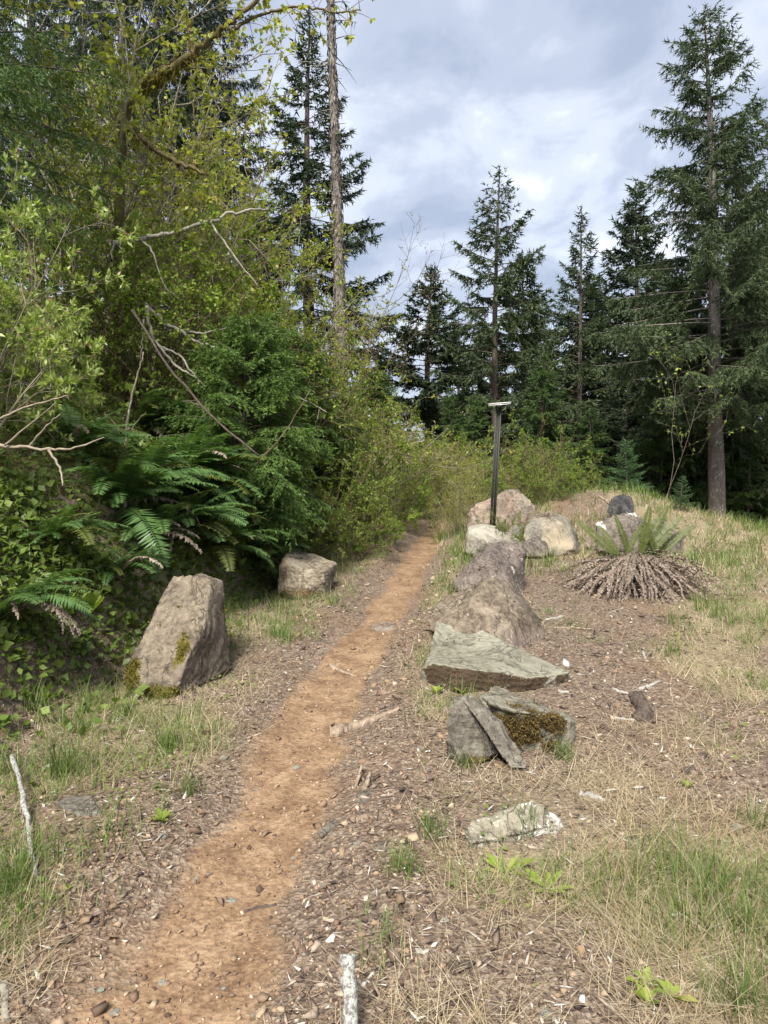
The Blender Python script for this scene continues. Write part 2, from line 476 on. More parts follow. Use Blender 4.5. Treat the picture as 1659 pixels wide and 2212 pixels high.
def ground_mat():
    m, N, L_ = new_mat('soil_and_litter')
    geo = N.new('ShaderNodeNewGeometry'); co = geo.outputs['Position']
    big = noise_node(N, L_, co, 1.1, 4, 0.55)
    mid = noise_node(N, L_, co, 6, 4, 0.65)
    fine = noise_node(N, L_, co, 38, 4, 0.7)
    fin2 = noise_node(N, L_, co, 130, 2, 0.7)
    vor = N.new('ShaderNodeTexVoronoi'); vor.inputs['Scale'].default_value = 60; L_.new(co, vor.inputs['Vector'])
    # worn trail: orange brown earth
    rt = ramp_node(N, [(0.38, (0.105, 0.063, 0.037)), (0.5, (0.19, 0.122, 0.072)), (0.61, (0.275, 0.19, 0.118))])
    L_.new(mathn(N, L_, 'ADD', mathn(N, L_, 'MULTIPLY', mid.outputs[0], 0.5), mathn(N, L_, 'MULTIPLY', fine.outputs[0], 0.5)), rt.inputs[0])
    # margin of the trail and open ground: dark crumbly soil with chips
    rl = ramp_node(N, [(0.36, (0.055, 0.039, 0.028)), (0.5, (0.12, 0.088, 0.063)), (0.64, (0.21, 0.163, 0.12))])
    L_.new(mathn(N, L_, 'ADD', mathn(N, L_, 'MULTIPLY', fin2.outputs[0], 0.35), mathn(N, L_, 'MULTIPLY', fine.outputs[0], 0.65)), rl.inputs[0])
    chip = N.new('ShaderNodeSeparateColor'); L_.new(vor.outputs['Color'], chip.inputs[0])
    rc = ramp_node(N, [(0.0, (0.07, 0.05, 0.038)), (0.45, (0.15, 0.11, 0.083)), (0.8, (0.27, 0.21, 0.155)), (1.0, (0.38, 0.32, 0.25))])
    L_.new(chip.outputs[0], rc.inputs[0])
    lit = mixc(N, L_, 0.5, rl.outputs[0], rc.outputs[0])
    red = N.new('ShaderNodeMapRange'); red.inputs[1].default_value = 0.5; red.inputs[2].default_value = 0.68; L_.new(big.outputs[0], red.inputs[0])
    lit = mixc(N, L_, mathn(N, L_, 'MULTIPLY', red.outputs[0], 0.35), lit, (0.2, 0.115, 0.06))
    # shaded bank: leaf mould and moss
    rb = ramp_node(N, [(0.36, (0.05, 0.037, 0.022)), (0.46, (0.095, 0.07, 0.04)), (0.53, (0.11, 0.105, 0.035)), (0.64, (0.14, 0.15, 0.04))])
    L_.new(mathn(N, L_, 'ADD', mathn(N, L_, 'MULTIPLY', mid.outputs[0], 0.6), mathn(N, L_, 'MULTIPLY', fine.outputs[0], 0.4)), rb.inputs[0])
    # far woods floor
    col = mixc(N, L_, attr(N, 'bank'), lit, rb.outputs[0])
    col = mixc(N, L_, attr(N, 'lush'), col, mixc(N, L_, fine.outputs[0], (0.17, 0.145, 0.08), (0.36, 0.3, 0.19)))
    tm = mathn(N, L_, 'ADD', attr(N, 'trail'), mathn(N, L_, 'MULTIPLY', mathn(N, L_, 'SUBTRACT', fine.outputs[0], 0.5), 0.7))
    tf = N.new('ShaderNodeMapRange'); tf.inputs[1].default_value = 0.3; tf.inputs[2].default_value = 0.7; L_.new(tm, tf.inputs[0])
    col = mixc(N, L_, tf.outputs[0], col, rt.outputs[0])
    p = N.new('ShaderNodeBsdfPrincipled'); p.inputs['Roughness'].default_value = 0.95; p.inputs['Specular IOR Level'].default_value = 0.12
    L_.new(col, p.inputs['Base Color'])
    hgt = mathn(N, L_, 'ADD', mathn(N, L_, 'MULTIPLY', fine.outputs[0], 1.0), mathn(N, L_, 'MULTIPLY', vor.outputs['Distance'], 1.0))
    hgt = mathn(N, L_, 'ADD', hgt, mathn(N, L_, 'MULTIPLY', fin2.outputs[0], 0.5))
    b = N.new('ShaderNodeBump'); b.inputs['Distance'].default_value = 0.014
    L_.new(mathn(N, L_, 'SUBTRACT', 0.85, mathn(N, L_, 'MULTIPLY', tf.outputs[0], 0.4)), b.inputs['Strength'])
    L_.new(hgt, b.inputs['Height']); L_.new(b.outputs[0], p.inputs['Normal'])
    o = N.new('ShaderNodeOutputMaterial'); L_.new(p.outputs[0], o.inputs[0])
    return m

M = {}
M['ground'] = ground_mat()
M['fir'] = leaf_mat('fir_needles', [(0, (0.024, 0.038, 0.018)), (0.5, (0.048, 0.07, 0.03)), (0.85, (0.08, 0.105, 0.043)), (1, (0.13, 0.13, 0.06))], 0.16, 0.6, 0.2)
M['firdark'] = leaf_mat('spruce_needles', [(0, (0.018, 0.028, 0.016)), (0.6, (0.036, 0.054, 0.028)), (1, (0.07, 0.09, 0.044))], 0.14, 0.6, 0.2)
M['hemlock'] = leaf_mat('hemlock_needles', [(0, (0.025, 0.05, 0.014)), (0.5, (0.055, 0.1, 0.024)), (0.85, (0.09, 0.145, 0.035)), (1, (0.14, 0.2, 0.05))], 0.25, 0.55, 0.25)
M['brighthemlock'] = leaf_mat('bright_hemlock_needles', [(0, (0.04, 0.075, 0.018)), (0.5, (0.085, 0.145, 0.032)), (0.85, (0.13, 0.2, 0.045)), (1, (0.18, 0.25, 0.06))], 0.3, 0.55, 0.25)
M['sapling'] = leaf_mat('sapling_needles', [(0, (0.025, 0.06, 0.025)), (0.5, (0.06, 0.115, 0.045)), (1, (0.12, 0.19, 0.07))], 0.25, 0.6, 0.2)
M['maple'] = leaf_mat('maple_leaves', [(0, (0.12, 0.16, 0.018)), (0.5, (0.24, 0.27, 0.035)), (0.8, (0.35, 0.36, 0.06)), (1, (0.4, 0.32, 0.09))], 0.45, 0.5, 0.3)
M['green'] = leaf_mat('shrub_leaves', [(0, (0.08, 0.135, 0.018)), (0.5, (0.16, 0.235, 0.03)), (0.85, (0.24, 0.31, 0.05)), (1, (0.32, 0.34, 0.08))], 0.42, 0.5, 0.3)
M['azalea'] = leaf_mat('bright_shrub_leaves', [(0, (0.16, 0.22, 0.05)), (0.5, (0.28, 0.36, 0.09)), (0.9, (0.4, 0.47, 0.17)), (1, (0.42, 0.22, 0.2))], 0.4, 0.45, 0.35)
M['bud'] = leaf_mat('tan_buds', [(0, (0.14, 0.11, 0.05)), (0.6, (0.24, 0.2, 0.1)), (1, (0.3, 0.28, 0.12))], 0.35, 0.6, 0.2)
M['fern'] = leaf_mat('fern_blade', [(0, (0.035, 0.075, 0.022)), (0.5, (0.07, 0.135, 0.038)), (0.85, (0.115, 0.19, 0.055)), (1, (0.17, 0.21, 0.06))], 0.3, 0.42, 0.4)
M['fernolive'] = leaf_mat('olive_fern_blade', [(0, (0.035, 0.048, 0.01)), (0.5, (0.065, 0.082, 0.016)), (1, (0.11, 0.12, 0.03))], 0.12, 0.5, 0.3)
M['ferndead'] = leaf_mat('dead_fern_blade', [(0, (0.11, 0.078, 0.058)), (0.5, (0.23, 0.18, 0.145)), (0.9, (0.38, 0.32, 0.27)), (1, (0.26, 0.1, 0.04))], 0.2, 0.8, 0.15)
M['grass'] = leaf_mat('green_grass', [(0, (0.06, 0.10, 0.02)), (0.5, (0.11, 0.17, 0.04)), (0.8, (0.17, 0.22, 0.06)), (1, (0.26, 0.26, 0.1))], 0.35, 0.5, 0.3)
M['straw'] = leaf_mat('dry_grass', [(0, (0.2, 0.145, 0.08)), (0.4, (0.34, 0.27, 0.165)), (0.8, (0.48, 0.405, 0.27)), (1, (0.58, 0.51, 0.37))], 0.25, 0.7, 0.2, 1.1)
M['herb'] = leaf_mat('low_plant_leaves', [(0, (0.05, 0.08, 0.016)), (0.5, (0.105, 0.155, 0.03)), (1, (0.19, 0.25, 0.06))], 0.35, 0.45, 0.3)
M['moss'] = leaf_mat('moss_tufts', [(0, (0.07, 0.055, 0.01)), (0.5, (0.12, 0.1, 0.02)), (1, (0.17, 0.16, 0.03))], 0.2, 0.85, 0.1)
M['brownmoss'] = leaf_mat('brown_moss_tufts', [(0, (0.075, 0.05, 0.02)), (0.5, (0.125, 0.085, 0.033)), (1, (0.17, 0.135, 0.045))], 0.15, 0.9, 0.1)
M['firbark'] = bark_mat('fir_bark', (0.05, 0.04, 0.034), (0.15, 0.12, 0.10), (0.3, 0.3, 0.27), 0.6, 16, 0.22)
M['greybark'] = bark_mat('grey_bark', (0.09, 0.075, 0.062), (0.2, 0.175, 0.15), (0.36, 0.36, 0.32), 0.57, 12, 0.22, 0.8)
M['maplebark'] = bark_mat('maple_bark', (0.12, 0.1, 0.06), (0.27, 0.245, 0.17), (0.4, 0.4, 0.33), 0.56, 20, 0.5)
M['mossbark'] = bark_mat('mossy_bark', (0.06, 0.045, 0.02), (0.16, 0.13, 0.06), (0.3, 0.29, 0.2), 0.6, 18, 0.6)
M['twig'] = bark_mat('twig_bark', (0.10, 0.07, 0.045), (0.2, 0.15, 0.095), None, 0.6, 26, 0.4)
M['paletwig'] = bark_mat('pale_twig_bark', (0.17, 0.14, 0.1), (0.3, 0.255, 0.19), None, 0.6, 26, 0.4)
M['deadwood'] = bark_mat('bleached_dead_wood', (0.16, 0.145, 0.115), (0.33, 0.31, 0.26), (0.24, 0.25, 0.17), 0.6, 22, 0.5)
M['driftwood'] = bark_mat('weathered_wood', (0.16, 0.115, 0.08), (0.38, 0.3, 0.22), None, 0.6, 30, 0.5, 0.9)
M['whitewood'] = bark_mat('sun_bleached_wood', (0.22, 0.2, 0.175), (0.43, 0.405, 0.37), None, 0.6, 40, 0.5, 0.7)
M['darkwood'] = bark_mat('dark_wood', (0.05, 0.038, 0.032), (0.13, 0.1, 0.08), None, 0.6, 40, 0.5, 0.7)
M['lichenstick'] = bark_mat('lichened_bark', (0.17, 0.15, 0.13), (0.3, 0.275, 0.245), (0.46, 0.47, 0.43), 0.45, 60, 0.8, 0.9)
M['gravel'] = varied_mat('gravel', [(0, (0.075, 0.05, 0.036)), (0.3, (0.15, 0.10, 0.07)), (0.6, (0.24, 0.165, 0.105)), (0.85, (0.33, 0.25, 0.17)), (1, (0.42, 0.36, 0.28))])
M['chips'] = varied_mat('bark_chips', [(0, (0.045, 0.032, 0.028)), (0.35, (0.1, 0.07, 0.056)), (0.65, (0.2, 0.15, 0.115)), (0.88, (0.34, 0.28, 0.22)), (1, (0.5, 0.47, 0.42))])
M['slab'] = rock_mat('grey_green_slate', (0.148, 0.138, 0.1), (0.21, 0.198, 0.148), (0.27, 0.257, 0.198), (0.42, 0.41, 0.36), 0.68, 7, 3.5, 0.06, moss=(0.1, 0.068, 0.042))
M['mossrock'] = rock_mat('mossy_slate', (0.125, 0.11, 0.08), (0.2, 0.18, 0.135), (0.275, 0.252, 0.2), (0.48, 0.46, 0.4), 0.64, 9, 4.5, 0.2, moss=(0.11, 0.074, 0.026))
M['lichslab'] = rock_mat('lichen_crusted_slate', (0.19, 0.168, 0.122), (0.265, 0.238, 0.178), (0.33, 0.3, 0.235), (0.6, 0.59, 0.54), 0.57, 11, 4, 0.05)
M['shard'] = rock_mat('blue_grey_slate', (0.105, 0.092, 0.073), (0.165, 0.148, 0.118), (0.225, 0.205, 0.167), (0.36, 0.35, 0.31), 0.66, 8, 5, 0.35, moss=(0.13, 0.11, 0.03))
M['brown'] = rock_mat('brown_andesite', (0.092, 0.071, 0.05), (0.165, 0.132, 0.095), (0.255, 0.21, 0.152), (0.4, 0.33, 0.25), 0.6, 5, 4.2, 0.0, stain=(0.13, 0.095, 0.085), speck=0.4)
M['purple'] = rock_mat('purplish_andesite', (0.08, 0.063, 0.054), (0.132, 0.106, 0.089), (0.2, 0.166, 0.138), (0.43, 0.4, 0.35), 0.59, 12, 5, 0.0, speck=0.4)
M['pale'] = rock_mat('pale_tuff', (0.12, 0.108, 0.083), (0.2, 0.182, 0.145), (0.3, 0.275, 0.225), (0.42, 0.4, 0.35), 0.6, 6, 4.5, 0.15)
M['pink'] = rock_mat('pinkish_tuff', (0.145, 0.108, 0.08), (0.225, 0.172, 0.128), (0.31, 0.245, 0.185), (0.45, 0.42, 0.37), 0.62, 8, 4, 0.2, stain=(0.2, 0.19, 0.165))
M['tan'] = rock_mat('tan_speckled_tuff', (0.12, 0.11, 0.086), (0.19, 0.172, 0.133), (0.29, 0.24, 0.165), (0.42, 0.41, 0.36), 0.64, 8, 4, 0.0, speck=0.5)
M['greyb'] = rock_mat('grey_brown_basalt', (0.085, 0.07, 0.057), (0.14, 0.116, 0.094), (0.2, 0.17, 0.138), (0.5, 0.5, 0.44), 0.63, 7, 4, 0.1)
M['black'] = rock_mat('black_basalt', (0.03, 0.029, 0.029), (0.055, 0.052, 0.05), (0.1, 0.095, 0.09), (0.25, 0.24, 0.21), 0.68, 8, 5, 0.0)
M['standing'] = rock_mat('standing_stone', (0.1, 0.08, 0.058), (0.17, 0.138, 0.1), (0.255, 0.212, 0.152), (0.42, 0.37, 0.29), 0.6, 6, 4.2, 0.05, moss=(0.13, 0.11, 0.02), stain=(0.15, 0.115, 0.09))
M['block'] = rock_mat('pale_blocky_slate', (0.15, 0.122, 0.085), (0.235, 0.198, 0.142), (0.32, 0.28, 0.208), (0.46, 0.44, 0.37), 0.66, 7, 5, 0.3, moss=(0.15, 0.10, 0.05))
M['stone'] = rock_mat('loose_stone', (0.13, 0.092, 0.066), (0.23, 0.17, 0.12), (0.34, 0.265, 0.19), (0.42, 0.36, 0.27), 0.66, 3, 1.2, bd=0.0015)
M['stonegrey'] = rock_mat('loose_grey_stone', (0.14, 0.135, 0.11), (0.22, 0.215, 0.175), (0.3, 0.29, 0.24), (0.4, 0.38, 0.33), 0.66, 3, 1.0, bd=0.0015)
M['post'] = plain_mat('painted_post_steel', (0.022, 0.03, 0.026), 0.55, 0.3, 0.5, 25, (0.045, 0.035, 0.028))
M['plate'] = plain_mat('white_sign_metal', (0.75, 0.73, 0.69), 0.5, 0.0, 0.1)

# ------------------------------------------------------------------ ground, trail and hillside sheets
def build_ground():
    ys = np.concatenate([np.linspace(-8, 1.35, 16), 1.5 * np.exp(np.linspace(0, math.log(14 / 1.5), 330)),
                         14 * np.exp(np.linspace(0, math.log(60 / 14), 60))[1:], 60 * np.exp(np.linspace(0, math.log(4000 / 60), 30))[1:]])
    t = np.linspace(-1, 1, 320)
    u = np.sign(t) * (0.55 * np.abs(t) + 0.45 * np.abs(t) ** 5)
    Y, U = np.meshgrid(ys, u, indexing='ij')
    X = U * (np.clip(Y, 0, None) * 1.15 + 2.2 + 6 * sstep(1.0, -6, Y)) + 0.02 * Y * (Y < 60)
    Z = height(X, Y)
    nr, nc = X.shape
    V = np.stack([X, Y, Z], -1).reshape(-1, 3)
    x, y = V[:, 0], V[:, 1]
    tt = np.abs(trail_t(x, y)) + 0.28 * n2d(x, y, 0.35, 3, 21)
    trail = 1 - sstep(0.35, 1.2, tt)
    trail *= np.clip(1 - (y - 18) / 6, 0, 1)
    bank = sstep(0.1, 1.1, toe(y) - x + 0.35 * n2d(x, y, 0.7, 3, 22))
    bank = np.maximum(bank, sstep(16, 24, y))
    lush = 0.6 * sstep(-0.1, 0.5, grass_density(x, y) - 0.55)
    lush *= (1 - bank * 0.6)
    sp_ = hit_base(1250, 1082)
    lush *= sstep(.7, 1.3, np.hypot((x - sp_[0]) / .45, (y - sp_[1]) / .55))
    i = np.arange(nr - 1)[:, None]; j = np.arange(nc - 1)[None]
    Q = np.stack([i * nc + j, i * nc + j + 1, (i + 1) * nc + j + 1, (i + 1) * nc + j], -1).reshape(-1, 4)
    cx, cy_ = x[Q].mean(1), y[Q].mean(1)
    ctt = np.abs(trail_t(cx, cy_)) + 0.28 * n2d(cx, cy_, 0.35, 3, 21)
    isp = (ctt < 1.05) & (cy_ < 17.5) & (cy_ > -7)
    ish = (~isp) & (toe(cy_) - cx + 0.25 * n2d(cx, cy_, 0.7, 3, 22) > 0.35) & (cy_ < 200)
    me0 = None
    for name, sel, lab, cat in (('ground', ~isp & ~ish, 'brown soil with litter and dry grass around the boulders', 'ground'),
                                ('path', isp, 'narrow orange brown dirt trail winding between the boulders', 'trail'),
                                ('hillside', ish, 'shaded mossy bank rising beside the dirt trail', 'hillside')):
        q = Q[sel]
        ids, inv = np.unique(q, return_inverse=True)
        b = Buf(); b.add(V[ids], None, inv.reshape(-1, 4))
        me = b.mesh(name, M['ground'], True)
        for an, arr in (('trail', trail), ('bank', bank), ('lush', lush)):
            a_ = me.attributes.new(an, 'FLOAT', 'POINT'); a_.data.foreach_set('value', arr[ids].astype(np.float32))
        tag(link(name, me), lab, cat, kind='structure')

def grass_density(x, y):
    """0..1.5 : how grassy the open ground is"""
    x = np.asarray(x, float); y = np.asarray(y, float)
    t = trail_t(x, y)
    d = 0.48 + 0.75 * n2d(x, y, 0.75, 3, 41)
    s = toe(y) - x
    # the open stony lane right of the boulders
    lane = .8 * np.exp(-((x - np.interp(y, [3, 4.5, 6, 8], [1.25, 1.6, 1.75, 1.9])) / 0.65) ** 2) * sstep(2.6, 4.0, y) * (1 - sstep(8.0, 9.5, y))
    d = d - 0.95 * lane
    # strip between trail and boulders, green
    d = d + 0.5 * np.exp(-((t - 2.0) / 0.5) ** 2) * sstep(4.3, 5.5, y)
    # grassy right margin and berm
    d = d + 0.45 * sstep(0.25, 0.45, x / np.maximum(y, 1)) * sstep(0.0, 3.0, y)
    d = d + 0.35 * sstep(7, 9, y) * sstep(1.4, 2.2, x)
    # verge left of the trail
    d = d + 0.3 * np.exp(-((s + 0.25) / 0.5) ** 2)
    d = d - 0.45 * sstep(0.9, 1.8, s)
    edge = sstep(0.95, 1.8, np.abs(t))
    stony = sstep(1.0, 2.4, t) + (t < 0)           # gravel apron on the near right of the trail
    edge = edge * np.where((y < 4.6) & (t > 0), np.clip(0.15 + 0.85 * sstep(1.4, 2.4, t), 0, 1), 1)
    return np.clip(d, 0, 1.5) * edge

build_ground()

# ------------------------------------------------------------------ boulders
def rock_mesh(name, mat, hull=None, prism=None, res=0.025, rnd=1, amp=0.02, freq=6, seed=0, facet=0.0, moss=None, pale=None, lich=None, chip=0.0, side_moss=False):
    """hull: cloud of points -> convex body; prism: (upper loop, lower loop) -> cut slab.
    moss / pale / lich: list of (centre, radius) blobs masked onto the surface."""
    bm = bmesh.new()
    if hull is not None:
        for p in hull: bm.verts.new(p)
        r = bmesh.ops.convex_hull(bm, input=list(bm.verts))
        bmesh.ops.delete(bm, geom=list({g for g in r['geom_interior'] + r['geom_unused'] if isinstance(g, bmesh.types.BMVert)}), context='VERTS')
    else:
        up, lo = prism
        a = [bm.verts.new(p) for p in up]; b = [bm.verts.new(p) for p in lo]
        n = len(a)
        bm.faces.new(a); bm.faces.new(b[::-1])
        for i in range(n):
            bm.faces.new((a[i], b[i], b[(i + 1) % n], a[(i + 1) % n]))
    bmesh.ops.triangulate(bm, faces=list(bm.faces))
    bmesh.ops.recalc_face_normals(bm, faces=list(bm.faces))
    size = max((v.co - w.co).length for v in list(bm.verts)[:12] for w in list(bm.verts)[:12])
    def refine(lim):
        for _ in range(8):
            long_ = [e for e in bm.edges if e.calc_length() > lim]
            if not long_: break
            bmesh.ops.subdivide_edges(bm, edges=long_, cuts=1)
            bmesh.ops.triangulate(bm, faces=[f for f in bm.faces if len(f.verts) > 3])
    for k in range(rnd):
        refine(size * (0.2 if k == 0 else 0.11))
        bmesh.ops.smooth_vert(bm, verts=list(bm.verts), factor=0.5, use_axis_x=True, use_axis_y=True, use_axis_z=True)
    refine(res)
    bmesh.ops.smooth_vert(bm, verts=list(bm.verts), factor=0.4, use_axis_x=True, use_axis_y=True, use_axis_z=True)
    bm.normal_update()
    P = np.array([v.co[:] for v in bm.verts]); Nn = np.array([v.normal[:] for v in bm.verts])
    off = seed * 7.7
    d = amp * fbm(P * freq * 0.5 + off, 5, seed, 0.55)
    if facet > 0:            # broken planar chips
        c = vnoise(P * freq * 0.45 + off + 5, seed + 3)
        d = d + facet * (np.round(c * 3) / 3 - c)
        c2_ = vnoise(P * freq * 1.3 + off + 11, seed + 5)
        d = d + facet * .4 * (np.round(c2_ * 2.5) / 2.5 - c2_)
    if chip > 0:             # ledges along bedding
        zz = P[:, 2] * 26 + 1.6 * fbm(P * 3 + off, 3, seed + 9)
        d = d + chip * (np.abs((zz % 1) - 0.5) * 2 - 0.5) * (1 - np.abs(Nn[:, 2]))
    P2 = P + Nn * d[:, None]
    for v, p in zip(bm.verts, P2): v.co = p
    me = bpy.data.meshes.new(name)
    bm.to_mesh(me); bm.free()
    me.polygons.foreach_set('use_smooth', np.ones(len(me.polygons), bool))
    for an, blobs in (('moss', moss), ('pale', pale), ('lich', lich)):
        val = np.zeros(len(P2))
        for c, r in (blobs or []):
            dd = np.linalg.norm((P2 - np.asarray(c)) / np.asarray(r), axis=1)
            val = np.maximum(val, 1 - sstep(0.2, 1.25, dd + 0.4 * fbm(P2 * 9 + 3, 3, seed + 40)))
        if an == 'moss' and side_moss: val = val * (1 - sstep(.35, .7, Nn[:, 2]))
        a_ = me.attributes.new(an, 'FLOAT', 'POINT'); a_.data.foreach_set('value', val.astype(np.float32))
    me.materials.append(mat)
    return me

def localise(me, loc):
    co = np.zeros(len(me.vertices) * 3, np.float32); me.vertices.foreach_get('co', co)
    co = co.reshape(-1, 3) - np.asarray(loc, np.float32)
    me.vertices.foreach_set('co', co.ravel()); me.update()

def boulder(name, mat, label, pts=None, top=None, bot=None, cat='boulder', **kw):
    hull = [at(*p) for p in pts] if pts else None
    prism = ([at(*p) for p in top], [at(*p) if len(p) == 3 else np.array([*p[:3]]) for p in bot]) if top else None
    allp = np.array(hull if hull else list(prism[0]) + list(prism[1]))
    for k in ('moss', 'pale', 'lich'):
        if k in kw: kw[k] = [(at(*c), r) for c, r in kw[k]]
    me = rock_mesh(name, M[mat], hull, prism, **kw)
    c = allp.mean(0); c[2] = allp[:, 2].min()
    localise(me, c)
    return tag(link(name, me, loc=c), label, cat, 'boulders along the trail')

def gd(px, py): return hit(px, py)[1]

# big flat slab
d = gd(1000, 1500)
boulder('slab_boulder', 'slab', 'large flat grey green slab with brown front edge, widest rock right of the trail',
    top=[(944, 1341, d + .95), (985, 1353, d + .92), (1024, 1367, d + .86), (1040, 1361, d + .88), (1100, 1390, d + .72), (1156, 1418, d + .62), (1195, 1434, d + .45), (1232, 1451, d + .2), (1200, 1458, d + .1), (1137, 1464, d), (1085, 1452, d - .02), (1040, 1448, d - .02), (985, 1441, d), (936, 1431, d + .07), (908, 1447, d + .12), (922, 1425, d + .3)],
    bot=[(944, 1405, d + .95), (985, 1415, d + .92), (1024, 1425, d + .86), (1040, 1428, d + .88), (1100, 1440, d + .72), (1150, 1458, d + .62), (1190, 1470, d + .45), (1231, 1481, d + .22), (1200, 1492, d + .1), (1137, 1502, d + .03), (1085, 1505, d + .02), (1040, 1507, d + .02), (985, 1508, d + .02), (936, 1498, d + .1), (907, 1490, d + .16), (918, 1460, d + .32)],
    res=.024, rnd=0, amp=.008, freq=10, seed=2, facet=.012, chip=.008, moss=[((1040, 1475, d - .03), (.95, .4, .3))], side_moss=True)
# rounded brown boulder behind the slab
d = gd(1050, 1400) - .08
boulder('brown_boulder', 'brown', 'big rounded brown boulder just behind the flat slab',
    pts=[(918, 1338, d + .3), (950, 1298, d + .5), (1050, 1252, d + .42), (1068, 1246, d + .55), (1108, 1262, d + .75), (1166, 1335, d + .5), (1178, 1372, d + .3), (1172, 1402, d + .2), (1150, 1416, d + .12), (1060, 1390, d - .06), (985, 1366, d + .0), (930, 1362, d + .15), (945, 1350, d + .95), (1060, 1290, d + 1.25), (1140, 1330, d + 1.1), (1135, 1318, d + .3), (1110, 1425, d + .5), (960, 1385, d + .6)],
    res=.025, rnd=0, amp=.014, freq=8, seed=4, facet=.028)
# purplish boulder
d = gd(1060, 1285) - .2
boulder('purple_boulder', 'purple', 'purplish grey lichen flecked boulder between the brown and the pale boulder',
    pts=[(974, 1270, d + .15), (978, 1250, d + .25), (1034, 1194, d + .35), (1054, 1176, d + .45), (1086, 1171, d + .55), (1120, 1178, d + .5), (1136, 1192, d + .45), (1130, 1292, d + .25), (1090, 1285, d), (1000, 1282, d + .05), (1060, 1215, d + .16), (990, 1288, d + .5), (1060, 1192, d + 1.0), (1122, 1200, d + 1.0), (1120, 1275, d + 1.0)],
    res=.03, rnd=0, amp=.014, freq=8, seed=6, facet=.03)
# pale boulder at the post
d = gd(1060, 1208)
boulder('pale_boulder', 'pale', 'pale grey boulder with white top directly in front of the sign post',
    pts=[(1004, 1195, d + .1), (1006, 1160, d + .2), (1014, 1134, d + .55), (1040, 1131, d + .65), (1075, 1138, d + .7), (1110, 1158, d + .55), (1134, 1178, d + .4), (1130, 1192, d + .3), (1060, 1172, d + .02), (1012, 1150, d + .12), (1060, 1215, d + .05), (1120, 1215, d + .3), (1010, 1200, d + .7), (1100, 1190, d + .95)],
    res=.03, rnd=0, amp=.018, freq=7, seed=8, facet=.03, chip=.006, pale=[((1060, 1148, d + .4), (.6, .5, .12))])
# tall pinkish boulder behind the post
d = gd(1060, 1195) + 1.15
boulder('pink_boulder', 'pink', 'large pinkish tan boulder with a low left shoulder behind the sign post',
    pts=[(1010, 1150, d - .1), (1014, 1105, d), (1030, 1092, d + .05), (1050, 1085, d + .1), (1075, 1070, d + .3), (1092, 1062, d + .4), (1112, 1061, d + .45), (1135, 1070, d + .4), (1155, 1090, d + .35), (1165, 1115, d + .3), (1160, 1160, d + .1), (1080, 1160, d - .2), (1040, 1115, d - .1), (1030, 1150, d + 1.2), (1100, 1070, d + 1.2), (1150, 1120, d + 1.2), (1020, 1175, d), (1160, 1175, d + .3)],
    res=.035, rnd=0, amp=.03, freq=6, seed=10, facet=.06)
# dark slab behind it, only its rim shows
d2 = d + .9
boulder('grey_boulder', 'greyb', 'thin grey rock rim peeking over the top of the pinkish boulder',
    pts=[(1072, 1072, d2), (1085, 1062, d2), (1110, 1057, d2 + .1), (1125, 1062, d2 + .1), (1130, 1110, d2), (1070, 1110, d2), (1090, 1062, d2 + .6), (1120, 1062, d2 + .6), (1090, 1120, d2 + .6)], res=.04, amp=.02, seed=11)
# speckled boulder with tan face
d = gd(1190, 1200) - .12
boulder('speckled_boulder', 'tan', 'grey boulder with a flat pale tan speckled face, right of the sign post',
    pts=[(1140, 1185, d + .05), (1130, 1160, d + .15), (1140, 1125, d + .35), (1165, 1105, d + .5), (1195, 1105, d + .55), (1225, 1115, d + .5), (1245, 1145, d + .35), (1255, 1175, d + .3), (1248, 1195, d + .15), (1205, 1202, d), (1170, 1198, d - .02), (1172, 1145, d + .12), (1215, 1128, d + .2), (1238, 1150, d + .18), (1240, 1185, d + .06), (1150, 1190, d + .9), (1230, 1180, d + .9), (1190, 1120, d + .9)],
    res=.03, rnd=0, amp=.02, freq=7, seed=12, facet=.03, pale=[((1208, 1160, d + .05), (.24, .25, .24))])  # pale mask lightens the flat tan face
boulder('dark_wedge_rock', 'greyb', 'dark angular rock wedged against the left foot of the tan speckled boulder',
    pts=[(1128, 1190, d - .1), (1130, 1172, d - .05), (1150, 1160, d + .05), (1180, 1166, d + .1), (1188, 1190, d - .06), (1175, 1203, d - .12), (1140, 1203, d - .14), (1150, 1190, d + .3)], cat='rock', res=.03, rnd=0, amp=.015, freq=9, seed=14, facet=.03)
# small tan rock
d = gd(1275, 1190)
boulder('tan_rock', 'pink', 'small tan rock tucked beside the wide grey boulder', cat='rock',
    pts=[(1262, 1180, d), (1264, 1155, d + .1), (1278, 1144, d + .15), (1294, 1150, d + .15), (1296, 1185, d + .05), (1280, 1192, d - .03), (1280, 1170, d + .5)], res=.03, amp=.015, freq=8, seed=15, facet=.02)
